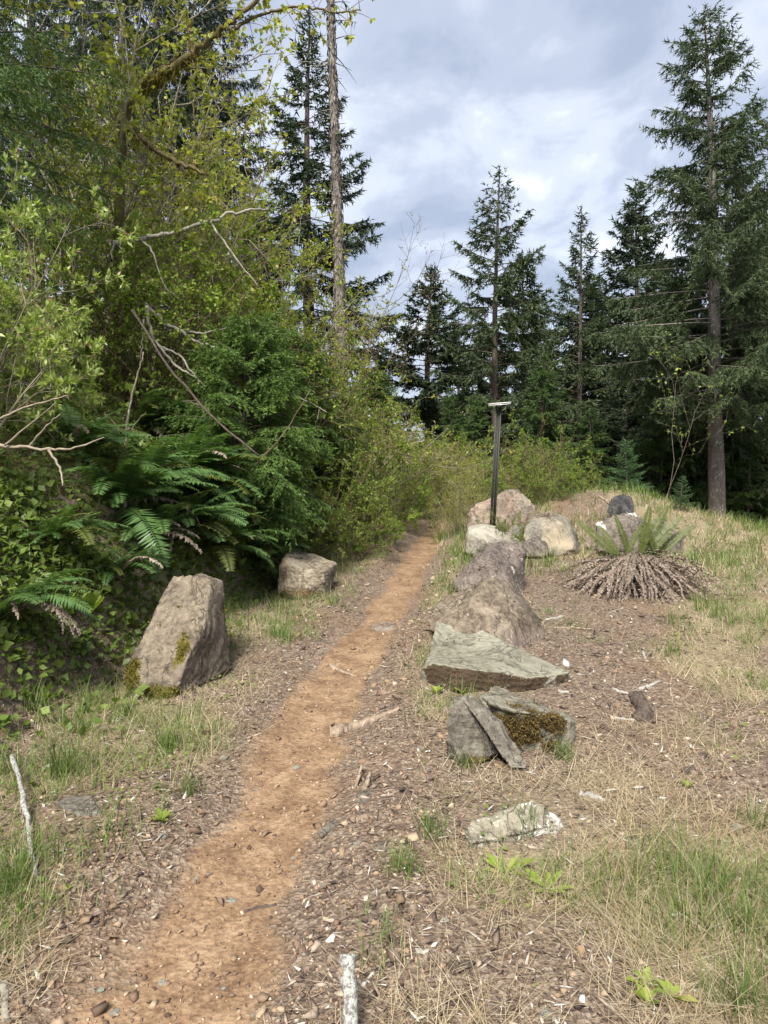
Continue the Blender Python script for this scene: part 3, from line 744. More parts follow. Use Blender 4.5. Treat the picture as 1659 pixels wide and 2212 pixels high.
# wide boulder behind the fern
d = gd(1360, 1205) - .2
boulder('wide_grey_boulder', 'greyb', 'wide grey brown boulder with white lichen corners behind the dead fern skirt',
    pts=[(1290, 1190, d + .1), (1286, 1150, d + .15), (1287, 1130, d + .25), (1310, 1117, d + .4), (1345, 1107, d + .5), (1372, 1105, d + .55), (1395, 1122, d + .5), (1412, 1150, d + .4), (1420, 1195, d + .3), (1340, 1200, d), (1300, 1140, d + .12), (1385, 1120, d + .35), (1300, 1190, d + 1.0), (1380, 1130, d + 1.1), (1410, 1190, d + 1.0)],
    res=.03, rnd=0, amp=.022, freq=6, seed=16, facet=.05, lich=[((1292, 1128, d + .22), (.14, .25, .12)), ((1378, 1112, d + .45), (.2, .25, .07)), ((1352, 1108, d + .45), (.22, .25, .05))])
boulder('rear_grey_boulder', 'greyb', 'rounded grey boulder partly hidden by the green fern fronds, right of the lichened one',
    pts=[(1395, 1195, d + .35), (1398, 1150, d + .55), (1425, 1138, d + .65), (1455, 1143, d + .65), (1473, 1160, d + .55), (1478, 1195, d + .5), (1440, 1205, d + .3), (1410, 1190, d + 1.1), (1465, 1180, d + 1.1), (1435, 1160, d + .42)], res=.03, rnd=0, amp=.022, freq=7, seed=18, facet=.04)
# dark boulder on the berm
P = spot(1340, 10.9)
d = P[1]
boulder('black_boulder', 'black', 'black rounded boulder sitting on top of the grassy mound',
    pts=[(1310, 1106, d), (1313, 1085, d + .1), (1325, 1070, d + .2), (1345, 1067, d + .25), (1364, 1075, d + .2), (1371, 1095, d + .1), (1368, 1112, d), (1320, 1116, d - .05), (1340, 1090, d - .02), (1350, 1085, d + .7), (1330, 1110, d + .6)], res=.03, rnd=0, amp=.02, freq=6, seed=19, facet=.03)
# front mossy block and shards
d = gd(1140, 1630)
boulder('mossy_block', 'mossrock', 'angular grey block with rusty brown moss on its front, nearest of the big rocks',
    top=[(1072, 1482, d + .42), (1090, 1490, d + .42), (1130, 1506, d + .36), (1180, 1528, d + .3), (1228, 1545, d + .25), (1243, 1556, d + .2), (1232, 1556, d + .12), (1188, 1547, d + .05), (1150, 1541, d + .0), (1120, 1534, d), (1085, 1526, d + .0), (1040, 1514, d + .06), (1036, 1503, d + .22)],
    bot=[(1060, 1570, d + .45), (1090, 1575, d + .45), (1130, 1590, d + .4), (1180, 1600, d + .36), (1228, 1612, d + .28), (1240, 1600, d + .22), (1235, 1622, d + .12), (1188, 1634, d + .05), (1150, 1640, d + .03), (1120, 1636, d + .02), (1085, 1622, d + .02), (1035, 1608, d + .08), (1030, 1590, d + .25)],
    res=.017, rnd=0, amp=.01, freq=12, seed=22, facet=.02, moss=[((1125, 1585, d), (.30, .12, .16)), ((1200, 1568, d + .05), (.12, .1, .06)), ((1190, 1615, d + .05), (.09, .1, .05))])
boulder('slate_flake', 'slab', 'thin pale flake lying on top of the mossy block', cat='rock',
    top=[(1036, 1503, d + .2), (1075, 1500, d + .28), (1120, 1522, d + .16), (1148, 1540, d - .01), (1105, 1533, d - .02), (1058, 1516, d - .01)],
    bot=[(1036, 1510, d + .2), (1075, 1508, d + .28), (1120, 1530, d + .16), (1148, 1545, d - .005), (1105, 1540, d - .015), (1058, 1524, d - .005)], res=.015, rnd=0, amp=.006, freq=14, seed=23, facet=.01)
d = gd(1020, 1640)
boulder('upright_shard', 'shard', 'upright blue grey slate shard, leftmost in the nearest rock group', cat='rock',
    top=[(966, 1640, d), (964, 1600, d + .02), (970, 1545, d + .04), (979, 1506, d + .06), (1010, 1502, d + .05), (1030, 1530, d + .02), (1062, 1590, d - .02), (1075, 1625, d - .04), (1040, 1650, d - .06), (990, 1650, d - .05)],
    bot=[(972, 1630, d + .22), (972, 1595, d + .22), (978, 1545, d + .2), (986, 1510, d + .18), (1012, 1505, d + .18), (1034, 1530, d + .2), (1062, 1585, d + .24), (1070, 1610, d + .26), (1040, 1625, d + .26), (995, 1630, d + .26)],
    res=.016, rnd=0, amp=.012, freq=11, seed=24, facet=.035, moss=[((1040, 1645, d - .06), (.1, .1, .03))])
d = gd(1130, 1660)
boulder('leaning_shard', 'shard', 'long narrow slate shard leaning diagonally against the mossy block', cat='rock',
    top=[(1000, 1512, d + .17), (1017, 1499, d + .2), (1040, 1520, d + .17), (1075, 1556, d + .1), (1112, 1610, d + .04), (1140, 1650, d - .01), (1136, 1662, d - .03), (1104, 1660, d - .03), (1080, 1625, d - .0), (1046, 1575, d + .05), (1012, 1532, d + .12)],
    bot=[(1004, 1514, d + .27), (1018, 1503, d + .29), (1042, 1522, d + .27), (1076, 1558, d + .2), (1110, 1608, d + .14), (1134, 1645, d + .09), (1128, 1655, d + .07), (1104, 1650, d + .07), (1084, 1620, d + .1), (1050, 1575, d + .15), (1016, 1534, d + .22)],
    res=.016, rnd=0, amp=.01, freq=12, seed=25, facet=.025)
d = gd(958, 1555)
boulder('small_tan_rock', 'pink', 'small pale tan rock wedged behind the upright slate shard', cat='rock',
    pts=[(948, 1548, d + .02), (950, 1532, d + .08), (965, 1524, d + .1), (975, 1530, d + .1), (975, 1562, d + .02), (958, 1572, d - .02), (965, 1550, d + .25)], res=.02, rnd=0, amp=.012, freq=12, seed=26, facet=.02)
d = gd(930, 1510)
boulder('rusty_rock_splinter', 'brown', 'rusty brown rock splinter lying at the left foot of the flat slab', cat='rock',
    pts=[(912, 1497, d + .06), (918, 1492, d + .08), (955, 1522, d), (950, 1530, d - .04), (938, 1526, d - .04), (915, 1506, d), (930, 1515, d + .08)], res=.02, rnd=0, amp=.006, freq=16, seed=27)
# left of the trail
d = gd(350, 1505)
boulder('standing_boulder', 'standing', 'tall leaning brown boulder with mossy face, left of the trail',
    pts=[(262, 1462, d + .06), (285, 1502, d - .03), (350, 1514, d - .06), (372, 1510, d - .06), (280, 1425, d + .14), (310, 1368, d + .28), (350, 1298, d + .43), (363, 1262, d + .5), (374, 1242, d + .54), (440, 1243, d + .48), (456, 1256, d + .42), (442, 1345, d + .21), (405, 1425, d + .03), (478, 1258, d + .54), (486, 1330, d + .52), (496, 1444, d + .46), (462, 1454, d + .42), (400, 1500, d + .2), (380, 1260, d + .95), (475, 1270, d + .95), (480, 1450, d + .9), (290, 1460, d + .6)],
    res=.02, rnd=0, amp=.012, freq=9, seed=30, facet=.03, chip=.0, moss=[((388, 1405, d + .08), (.075, .2, .1)), ((285, 1468, d + .02), (.1, .2, .13)), ((350, 1500, d - .04), (.25, .12, .06)), ((492, 1420, d + .3), (.05, .3, .2))])
d = gd(660, 1295)
boulder('block_boulder', 'block', 'square pale block boulder beside the ferns, left of the trail',
    pts=[(598, 1280, d + .18), (600, 1225, d + .22), (612, 1205, d + .35), (626, 1187, d + .75), (672, 1194, d + .75), (715, 1212, d + .55), (727, 1218, d + .45), (722, 1258, d + .38), (705, 1297, d + .12), (640, 1296, d + .0), (618, 1280, d + .02), (622, 1222, d + .06), (698, 1236, d + .06), (700, 1250, d + .05), (640, 1270, d + .9), (715, 1260, d + .8)],
    res=.022, rnd=0, amp=.015, freq=9, seed=32, facet=.03, chip=.003, moss=[((650, 1285, d), (.3, .15, .06))])
d = gd(170, 1770)
boulder('flat_stone', 'shard', 'flat grey green stone half buried in grass beside the lichened stick', cat='stone',
    top=[(118, 1732, d + .12), (150, 1716, d + .2), (195, 1715, d + .2), (212, 1738, d + .1), (226, 1772, d - .02), (190, 1768, d - .0), (150, 1750, d + .04)],
    bot=[(114, 1748, d + .14), (150, 1735, d + .22), (198, 1735, d + .22), (218, 1755, d + .12), (228, 1784, d), (190, 1782, d + .01), (146, 1766, d + .05)], res=.015, rnd=0, amp=.008, freq=12, seed=34, facet=.012)
d = gd(1100, 1830)
boulder('lichened_flat_rock', 'lichslab', 'low flat rock with a white lichen crust in the foreground grass', cat='rock',
    top=[(1002, 1800, d + 0.010), (1016, 1768, d + 0.080), (1060, 1762, d + 0.110), (1110, 1740, d + 0.160), (1140, 1730, d + 0.190), (1175, 1738, d + 0.180), (1212, 1764, d + 0.140), (1205, 1782, d + 0.090), (1170, 1788, d + 0.050), (1120, 1796, d + 0.025), (1060, 1812, d - .0), (1015, 1822, d - .04)],
    bot=[(1002, 1840, d + 0.000), (1012, 1800, d + 0.090), (1060, 1795, d + 0.120), (1110, 1775, d + 0.170), (1140, 1765, d + 0.200), (1178, 1775, d + 0.190), (1218, 1798, d + 0.150), (1212, 1815, d + 0.100), (1175, 1825, d + 0.060), (1120, 1838, d + 0.030), (1060, 1850, d + 0.010), (1010, 1855, d - .02)],
    res=.014, rnd=0, amp=.009, freq=11, seed=36, facet=.015, chip=.008, lich=[((1150, 1760, d + .25), (.2, .2, .1))])
d = gd(860, 1850)
boulder('grey_paving_stone', 'shard', 'flat grey green stone sunk in grass left of the white lichened rock', cat='stone',
    top=[(812, 1822, d + .08), (840, 1815, d + .12), (860, 1795, d + .2), (885, 1786, d + .24), (908, 1790, d + .22), (912, 1818, d + .1), (880, 1840, d + .02), (840, 1842, d + .01)],
    bot=[(810, 1836, d + .09), (840, 1830, d + .13), (860, 1812, d + .21), (886, 1802, d + .25), (910, 1806, d + .23), (915, 1834, d + .11), (882, 1856, d + .03), (840, 1858, d + .02)], res=.014, rnd=0, amp=.007, freq=12, seed=38, facet=.012)
d = gd(715, 1805)
boulder('slate_strip', 'shard', 'narrow flat slate strip lying on gravel at the trail edge', cat='stone',
    top=[(686, 1795, d + .01), (712, 1776, d + .1), (735, 1758, d + .18), (750, 1752, d + .2), (742, 1766, d + .14), (715, 1790, d + .04), (692, 1806, d - .03)],
    bot=[(688, 1802, d + .01), (714, 1783, d + .1), (736, 1766, d + .18), (750, 1760, d + .2), (744, 1774, d + .14), (717, 1798, d + .04), (694, 1812, d - .03)], res=.013, rnd=0, amp=.004, freq=14, seed=39, facet=.006)
d = gd(800, 1735)
boulder('slate_plate', 'shard', 'grey slate plate next to a twisted root bit at the trail edge', cat='stone',
    top=[(768, 1728, d + .03), (780, 1710, d + .12), (805, 1692, d + .22), (828, 1704, d + .16), (806, 1722, d + .06), (790, 1732, d + .0)],
    bot=[(769, 1736, d + .03), (781, 1718, d + .12), (806, 1700, d + .22), (829, 1712, d + .16), (808, 1730, d + .06), (792, 1740, d + .0)], res=.013, rnd=0, amp=.005, freq=14, seed=40, facet=.008)
d = gd(828, 1362)
boulder('embedded_flagstone', 'pink', 'flat tan stone embedded across the middle of the trail', cat='stone',
    top=[(800, 1356, d), (806, 1346, d + .16), (830, 1342, d + .24), (856, 1346, d + .2), (856, 1356, d + .05), (830, 1363, d - .04)],
    bot=[(800, 1362, d), (806, 1352, d + .16), (830, 1348, d + .24), (858, 1352, d + .2), (858, 1362, d + .05), (830, 1369, d - .04)], res=.016, rnd=0, amp=.006, freq=12, seed=41, facet=.01)

def moss_fuzz(o, mat, n, Lr, seed, thr=.55):
    me = o.data; m = len(me.vertices); r_ = rngs(seed)
    co = np.zeros(m * 3, np.float32); me.vertices.foreach_get('co', co); co = co.reshape(-1, 3)
    no = np.zeros(m * 3, np.float32); me.vertex_normals.foreach_get('vector', no); no = no.reshape(-1, 3)
    mv = np.zeros(m, np.float32); me.attributes['moss'].data.foreach_get('value', mv)
    mv = mv + .55 * fbm(co * 16 + 2, 3, seed)
    ids = np.nonzero(mv > thr)[0]
    if len(ids) == 0: return
    k = r_.choice(ids, n)
    P = co[k] + r_.normal(size=(n, 3)) * .009 - no[k] * .004
    D = unit(no[k] + r_.normal(size=(n, 3)) * .6)
    b = Buf(); spikes(b, P, D, r_.uniform(*Lr, n), .008, perp(D, r_), r_.random(n))
    link('moss', b.mesh('moss', M[mat]), o)['kind'] = 'stuff'
for o in list(COL.objects):
    if o.name == 'mossy_block': moss_fuzz(o, 'brownmoss', 5000, (.008, .022), 61)
    if o.name == 'standing_boulder': moss_fuzz(o, 'moss', 4000, (.008, .022), 62)

# loose stones that can be picked out one by one
def stone_proto(seed, flat=0.6):
    r = rngs(900 + seed)
    pts = r.normal(size=(14, 3)); pts /= np.linalg.norm(pts, axis=1)[:, None]
    pts *= r.uniform(.75, 1.1, (14, 1)); pts *= np.array([1, .78, flat])
    return rock_mesh('stone', M['stone' if seed % 3 else 'stonegrey'], hull=list(pts), res=.34, rnd=0, amp=.07, freq=2, seed=seed, facet=.05)
STONES = [stone_proto(i, f) for i, f in enumerate([.6, .7, .5, .65, .45, .8])]
# (picture x, y, width in picture pixels, label)
NAMED = [(497, 1948, 36, 'pale round stone in the middle of the trail beside the dark twig'),
 (658, 1893, 32, 'round brown stone on the right trail edge, larger of a touching pair'),
 (637, 1897, 22, 'small stone touching the round brown stone on the right trail edge'),
 (288, 2178, 26, 'tan pebble on the trail near the bottom edge, left of centre'),
 (397, 1946, 42, 'flat pale stone sunk in the trail, left of the round pale stone'),
 (217, 2140, 26, 'brown stone near the lower left trail edge'),
 (128, 2000, 40, 'long brown stone among dry straw at the lower left trail edge'),
 (152, 2003, 24, 'small brown stone right beside a long brown one at the lower left'),
 (250, 2190, 34, 'flat tan stone at the very bottom of the trail'),
 (690, 1855, 44, 'long tan stone among chips at the trail edge below the slate strip'),
 (785, 1775, 44, 'orange tinted flat stone below the slate plate'),
 (762, 1765, 30, 'round tan stone left of the orange tinted flat stone'),
 (830, 1500, 30, 'grey brown stone on the trail edge left of the flat slab'),
 (812, 1497, 24, 'light stone just left of the grey brown one beside the flat slab'),
 (1590, 1790, 40, 'pointed tan stone in the dry grass near the right edge'),
 (960, 1990, 26, 'tan stone in the foreground grass below the rosette weed'),
 (930, 2005, 22, 'grey pebble beside a tan stone in the foreground grass'),
 (1165, 1895, 22, 'grey stone standing by itself on the dark soil right of the rosette weed'),
 (1500, 1672, 26, 'dark purple grey stone on the right hand soil patch'),
 (1180, 2190, 40, 'brown stone cut by the bottom edge, centre right'),
 (350, 2125, 30, 'buried pale stone in the lower trail'),
 (560, 1780, 20, 'small tan pebble on the bare trail middle'),
 (640, 1660, 22, 'brown stone on the trail below the bleached root'),
 (480, 1640, 30, 'pale flat stone on the left trail verge under the standing boulder'),
 (450, 1890, 22, 'small grey stone on the left half of the trail'),
 (350, 1810, 34, 'flat grey stone at the left trail edge, below the grass tuft'),
 (300, 1765, 26, 'brown stone by the left trail edge near the half buried flat stone'),
 (1310, 1430, 24, 'tan pebble on the open ground right of the brown boulder'),
 (1210, 1560, 30, 'brown stone beside the right corner of the mossy block'),
 (1255, 1765, 20, 'small brown stone right of the white lichened rock')]
rs = rngs(77)
USED = set()
def put_stone(px, py, w, label, group):
    p = hit(px, py)
    k = int(rs.integers(len(STONES)))
    o = link('loose_stone', STONES[k])
    r = w / KP / FPX * p[1] * .5
    o.scale = (r, r * rs.uniform(.8, 1.1), r * rs.uniform(.7, 1))
    o.rotation_euler = (rs.normal() * .15, rs.normal() * .15, rs.uniform(-.5, .5) + (math.pi if rs.random() < .5 else 0))
    o.location = (p[0], p[1], p[2] + r * .12)
    if label is None:
        LM = [('the pale round stone on the lower trail', 497, 1948), ('the dark reddish twig', 562, 1964), ('the slate strip', 715, 1780), ('the slate plate', 800, 1715), ('the weathered root', 760, 1575), ('the sunken grey green stone', 860, 1820), ('the upright lichen stub', 755, 2170), ('the half buried flat stone', 170, 1745), ('the short grass tuft at the left trail edge', 405, 1710), ('the curved wood piece on the trail', 740, 1450), ('the leafy grass tuft under the standing boulder', 360, 1610), ('the white bleached stick', 1280, 1724), ('the dark rotten log piece', 1385, 1530), ('the mossy block', 1200, 1620), ('the jagged rosette weeds', 1140, 1905), ('the lower right weeds', 1410, 2150), ('the pointed tan stone', 1590, 1790), ('the long white splinter', 1405, 1483), ('the lichened flat rock', 1150, 1800), ('the right edge grass patch', 1600, 2000), ('the dark wood chip', 1488, 1668), ('the bottom right grass tuft', 1590, 2190), ('the bottom left straw', 80, 2080), ('the foreground bark piece', 995, 2090), ('the brown boulder foot', 1200, 1400), ('the bottom edge of the trail', 330, 2190)]
        q = min(LM, key=lambda m: (m[1] - px) ** 2 + (m[2] - py) ** 2)
        side_ = ('left of', 'right of')[px > q[1]] if abs(px - q[1]) > abs(py - q[2]) else ('above', 'below')[py > q[2]]
        label = ('grey' if k % 3 == 0 else 'brown') + ' loose stone just ' + side_ + ' ' + q[0]
        for pre in ('', 'flat ' if k in (2, 4) else 'small ', 'rounded ' if k in (1, 5) else 'angular ', 'half sunken '):
            if pre + label not in USED: break
        label = pre + label
        USED.add(label)
    return tag(o, label, 'stone', group)
for px, py, w, lab in NAMED:
    put_stone(px, py, w, lab, 'stones picked out along the trail')
for i in range(70):
    y = 1400 + 800 * rs.random() ** .8
    c = np.interp(y, [1345, 1410, 1500, 1620, 1750, 1900, 2060, 2212], [815, 762, 705, 655, 598, 520, 415, 330])
    sc = (y - 970) / 900
    side = rs.choice([-1, 1], p=[.35, .65])
    px = c + side * rs.uniform(.4, 1.9) * 160 * sc
    if px < 15: continue
    put_stone(px, y, rs.uniform(9, 20) * (0.6 + .5 * sc), None, 'small stones on the trail margins')
for i in range(45):
    y = rs.uniform(1380, 2200); px = rs.uniform(1180, 1640)
    put_stone(px, y, rs.uniform(8, 18) * (0.5 + .5 * (y - 970) / 900), None, 'small stones on the open ground')

# ------------------------------------------------------------------ conifers
DENS = [0.74, 0.7, 0.7, 1.15]
def conifer(seed, H, R, cb=0.1, gap=0.1, el0=-0.15, el1=0.75, sag=0.25, lift=0.2, twig=0.34, twgap=0.10, spl=0.13, spw=0.028, spgap=0.03,
            hang=0.2, tr=0.13, prof=0.8, mat='fir', bark='firbark', jitter=0.25, bare_top=0.0, dead=0, flat=0.5, az=None, leader=0.0, density=1.0, bend=0.15):
    r = rngs(seed)
    gap *= DENS[0]; twgap *= DENS[1]; spgap *= DENS[2]; spw *= DENS[3]; R *= 1.12
    wood = Buf(); leaf = Buf()
    zs = np.linspace(-1.2, H, 26)
    ph = r.uniform(0, 6.28, 4)
    def off(z):
        z = np.asarray(z, float); k = np.clip(z / H, 0, 1)
        return np.stack([bend * (np.sin(k * 3 + ph[0]) - math.sin(ph[0])) * k, bend * (np.sin(k * 4 + ph[1]) - math.sin(ph[1])) * k, 0 * z], -1)
    P = off(zs) + np.stack([0 * zs, 0 * zs, zs], -1)
    if leader > 0:
        k = np.clip((zs / H - 0.93) / 0.07, 0, 1)
        P[:, 0] += leader * k ** 2; P[:, 2] -= leader * .5 * k ** 2
    rad = tr * np.clip(1 - zs / H, 0, 1.05) ** 0.85 + 0.006
    rad = rad * (1 + .35 * np.exp(-np.clip(zs, 0, None) / (tr * 2.5)))
    tube(wood, P, rad, 9, rng=r, rough=.05)
    TB, TD, TL, TG = [], [], [], []
    z = cb * H; i = 0
    while z < H * .985:
        t = (z - cb * H) / (H - cb * H)
        p_ = min(1.0, (1 - t) ** prof) * (0.72 + 0.28 * sstep(0, .18, t))
        L = R * p_ * r.uniform(.72, 1.08) + .05
        if r.random() < .08: L *= .6
        a = (i * 2.39996 + r.normal() * .5)
        if az is not None: a = az[0] + r.uniform(-1, 1) * az[1]
        e = el0 + (el1 - el0) * t ** 1.3 + r.normal() * .12
        s = np.linspace(0, 1, 7)
        out = np.array([math.cos(a), math.sin(a), 0]); side = np.array([-out[1], out[0], 0])
        wob = r.normal() * .12
        c = off(z) + np.array([0, 0, z])
        bp = c + (L * s * math.cos(e))[:, None] * out + (L * wob * s ** 2)[:, None] * side
        bp[:, 2] += L * s * math.sin(e) - sag * L * s ** 2 * (1 - t * .7) + lift * L * s ** 3 * (1 - t * .5)
        tube(wood, bp, (0.005 + 0.007 * L) * (1 - .88 * s) + .002, 3, cap=False)
        isdead = r.random() < dead * (1 - t) ** 1.5
        bt = 1.0 if t < 1 - bare_top else .45
        if not isdead:
            n = max(3, int(L * 2 / twgap * density * bt))
            q = np.sort(r.uniform(.1 if L < .8 else .18, 1, n)) ** .85
            idx = q * 6; i0 = np.minimum(idx.astype(int), 5); f = (idx - i0)[:, None]
            tb = bp[i0] * (1 - f) + bp[i0 + 1] * f
            tang = unit(bp[i0 + 1] - bp[i0])
            sg = np.where(np.arange(n) % 2 == 0, 1, -1)[:, None]
            td = unit(tang * r.uniform(.45, .95, (n, 1)) + side * sg * r.uniform(.5, 1, (n, 1)) + np.array([0, 0, 1]) * r.normal(0, .18, (n, 1)) - np.array([0, 0, hang]))
            tl = (twig * L * (1.05 - .8 * q) + .05) * r.uniform(.55, 1.2, n)
            tl = np.minimum(tl, .75)
            TB += [tb, bp[-2:-1]]; TD += [td, unit(bp[-1:] - bp[-2:-1])]; TL += [tl, np.array([L * .22 + .08])]; TG += [np.full(n, hang) * r.uniform(.5, 1.5, n), np.array([0.1])]
        z += gap * r.uniform(.5, 1.5) * (1.0 if t < .8 else .7); i += 1
    TB = np.concatenate(TB); TD = np.concatenate(TD); TL = np.concatenate(TL); TG = np.concatenate(TG)
    # top leader spray
    n = np.maximum(2, (TL / spgap).astype(int))
    k = np.repeat(np.arange(len(TB)), n)
    q = r.random(len(k))
    P = TB[k] + TD[k] * (TL[k] * q)[:, None]; P[:, 2] -= TG[k] * TL[k] * q ** 2
    rp = r.normal(size=(len(k), 3)); rp[:, 2] *= flat
    D = unit(TD[k] * .75 + unit(rp) * .75 - np.array([0, 0, 1]) * (TG[k] * .8)[:, None])
    Pp = perp(D, r)
    tv = r.random(len(TB))[k]
    a = np.clip(.25 + .5 * tv * .8 + .22 * r.normal(size=len(k)) * .6 + .12 * (q > .8), 0, 1)
    spikes(leaf, P, D, spl * r.uniform(.6, 1.25, len(k)), spw * r.uniform(.7, 1.3, len(k)), Pp, a)
    # needles on the leader
    nz = 60; zz = r.uniform(H * .93, H, nz); Pz = off(zz) + np.stack([0 * zz, 0 * zz, zz], -1)
    if leader > 0:
        kk = np.clip((zz / H - 0.93) / 0.07, 0, 1); Pz[:, 0] += leader * kk ** 2; Pz[:, 2] -= leader * .5 * kk ** 2
    Dz = unit(r.normal(size=(nz, 3)) * [1, 1, .5] + [0, 0, .6])
    spikes(leaf, Pz, Dz, spl * .6, spw, perp(Dz, r), .5)
    return wood.mesh('trunk', M[bark], True), leaf.mesh('crown', M[mat])

def lean_to(o, base, top):
    v = Vector(top) - Vector(base)
    o.rotation_euler = Vector((0, 0, 1)).rotation_difference(v.normalized()).to_euler()

def plant_tree(name, meshes, base, label, group, scale=(1, 1, 1), rz=0, apex=None, cat='tree'):
    o = empty(name, base, label, cat, group)
    link('trunk', meshes[0], o); link('crown', meshes[1], o)
    o.scale = scale
    q = Matrix.Rotation(rz, 4, 'Z')
    if apex is not None:
        v = (Vector(apex) - Vector(base)).normalized()
        q = Vector((0, 0, 1)).rotation_difference(v).to_matrix().to_4x4() @ q
    o.rotation_euler = q.to_euler()
    return o

def tree_by_picture(name, px, d, ax, ay, label, group, meshes=None, mh=None, rz=0, wide=1.0, **kw):
    b = spot(px, d); a = at(ax, ay, d)
    H = float(np.linalg.norm(a - b))
    if meshes is None:
        meshes = conifer(H=H, **kw); sc = (1, 1, 1)
    else:
        sc = (H / mh * wide, H / mh * wide, H / mh)
    return plant_tree(name, meshes, b, label, group, sc, rz, a)

GR = 'tall conifers beyond the clearing'
# stand beyond the clearing, tallest first
tree_by_picture('douglas_fir', 1566, 15.5, 1505, 20, 'tallest conifer at the right edge with a bare lower trunk', GR, seed=101, R=2.4, cb=.3, gap=.085, el0=.05, el1=.6, sag=.25, lift=.15, twig=.32, twgap=.1, hang=.42, tr=.2, prof=.62, spl=.11, spw=.02, spgap=.024, bark='greybark', jitter=.3, bend=.12)
tree_by_picture('douglas_fir', 1612, 18, 1590, 243, 'slimmer conifer close behind the tallest one at the right edge', GR, seed=102, R=2.6, cb=.2, gap=.09, el0=-.1, el1=.55, hang=.5, tr=.17, prof=.7, spl=.15, spw=.032, spgap=.036)
tree_by_picture('fir_tree', 1392, 26, 1385, 395, 'broad dark conifer left of the tallest tree', GR, seed=103, R=3.6, cb=.05, gap=.10, el0=-.1, el1=.6, hang=.3, tr=.2, prof=.75, mat='firdark', spl=.2, spw=.05, spgap=.045, twgap=.13)
tree_by_picture('fir_tree', 1258, 24, 1243, 440, 'slender evenly tiered fir standing alone in the sky gap', GR, seed=104, R=2.9, cb=.2, gap=.12, el0=.05, el1=.7, hang=.3, tr=.15, prof=.95, spl=.17, spw=.036, spgap=.045, twgap=.13)
tree_by_picture('fir_tree', 1080, 21, 1062, 362, 'tall fir with a thin sparse top right above the sign post', GR, seed=105, R=2.7, cb=.28, gap=.12, el0=-.15, el1=.65, sag=.2, lift=.3, hang=.35, tr=.16, prof=.8, spl=.15, spw=.033, spgap=.038, twgap=.11, bare_top=.2)
tree_by_picture('fir_tree', 1128, 25, 1122, 545, 'fir tucked behind the right side of the sparse topped fir', GR, seed=106, R=2.6, cb=.12, gap=.11, hang=.3, tr=.14, prof=.7, spl=.17, spw=.04, spgap=.042, mat='fir')
tree_by_picture('fir_tree', 926, 23, 918, 572, 'dense pointed fir, leftmost of the stand beyond the clearing', GR, seed=107, R=2.75, cb=.06, gap=.085, el0=-.1, el1=.7, sag=.2, lift=.25, hang=.2, tr=.14, prof=1.0, spl=.16, spw=.042, spgap=.036, twgap=.105, mat='firdark')
gen_a = conifer(108, H=10, R=2.2, cb=.06, gap=.1, hang=.25, tr=.14, prof=.72, spl=.18, spw=.048, spgap=.042, twgap=.12, mat='firdark')
gen_b = conifer(109, H=10, R=1.9, cb=.1, gap=.1, hang=.4, tr=.13, prof=.7, spl=.17, spw=.042, spgap=.042, twgap=.12, mat='fir')
gen_h = conifer(110, H=6, R=1.75, cb=.03, gap=.055, el0=-.05, el1=.5, sag=.35, lift=.05, twig=.4, twgap=.075, hang=.25, tr=.06, prof=.7, spl=.085, spw=.02, spgap=.022, mat='hemlock', flat=.2, leader=.25)
for name, px, d, ax, ay, lab, ms_, mh_, rz, wd in [
    ('fir_tree', 988, 27, 985, 690, 'short dark fir in the gap left of the sparse topped fir', gen_a, 10, .4, 1.0),
    ('fir_tree', 1182, 28, 1178, 690, 'small loose fir between the sparse topped fir and the slender one', gen_b, 10, 1.0, .9),
    ('fir_tree', 1312, 30, 1305, 590, 'dark fir right behind the slender fir', gen_a, 10, 2.0, 1.0),
    ('fir_tree', 1450, 31, 1445, 560, 'dark fir half hidden left of the tallest trunk', gen_a, 10, 3.1, 1.0),
    ('fir_tree', 1675, 20, 1662, 400, 'conifer cut by the right picture edge', gen_b, 10, 2.2, 1.1),
    ('fir_tree', 1545, 27, 1552, 560, 'dark conifer in the background right behind the tallest trunk', gen_a, 10, 5.0, .9),
    ('fir_tree', 1630, 25, 1632, 690, 'low dark conifer filling the gap by the right picture edge', gen_b, 10, .2, 1.1),
    ('fir_tree', 1352, 21, 1355, 720, 'dark bushy conifer in front of the broad dark one', gen_a, 10, 4.0, 1.15),
    ('fir_tree', 1230, 26, 1228, 720, 'dark conifer low behind the slender fir', gen_a, 10, 5.2, 1.1),
    ('fir_tree', 1055, 29, 1050, 700, 'dark conifer low behind the trunk above the sign post', gen_b, 10, 3.6, 1.2),
    ('fir_tree', 1490, 20, 1500, 820, 'low dark conifer left of the tall bare trunk', gen_b, 10, 2.9, 1.2),
    ('fir_tree', 822, 45, 822, 765, 'pale distant conifer in the gap over the trail', gen_b, 10, 2.0, .9)]:
    tree_by_picture(name, px, d, ax, ay, lab, GR, ms_, mh_, rz, wd)
GY = 'young hemlocks and firs at the clearing edge'
for name, px, d, ax, ay, lab, rz, wd in [
    ('hemlock_tree', 1480, 17.5, 1492, 515, 'soft green hemlock hugging the tallest tree on its left side', .5, .62),
    ('young_hemlock', 975, 17.5, 972, 835, 'young hemlock with nodding tip left of the sign post', 1.2, .8),
    ('young_hemlock', 1032, 18.5, 1036, 850, 'young hemlock directly behind the sign post', 2.8, .8),
    ('young_hemlock', 1185, 18.5, 1182, 760, 'young hemlock behind the shrubs right of the sign post', 3.6, .8),
    ('young_hemlock', 1278, 16.5, 1272, 880, 'bright green layered young hemlock behind the mound', 4.4, 1.15),
    ('young_hemlock', 1430, 17.5, 1428, 800, 'young hemlock in front of the dark stand, right of the layered one', 5.3, .9),
    ('young_hemlock', 1610, 16.5, 1615, 930, 'green hemlock bush right of the bare tall trunk', .3, 1.1)]:
    tree_by_picture(name, px, d, ax, ay, lab, GY, gen_h, 6, rz, wd)
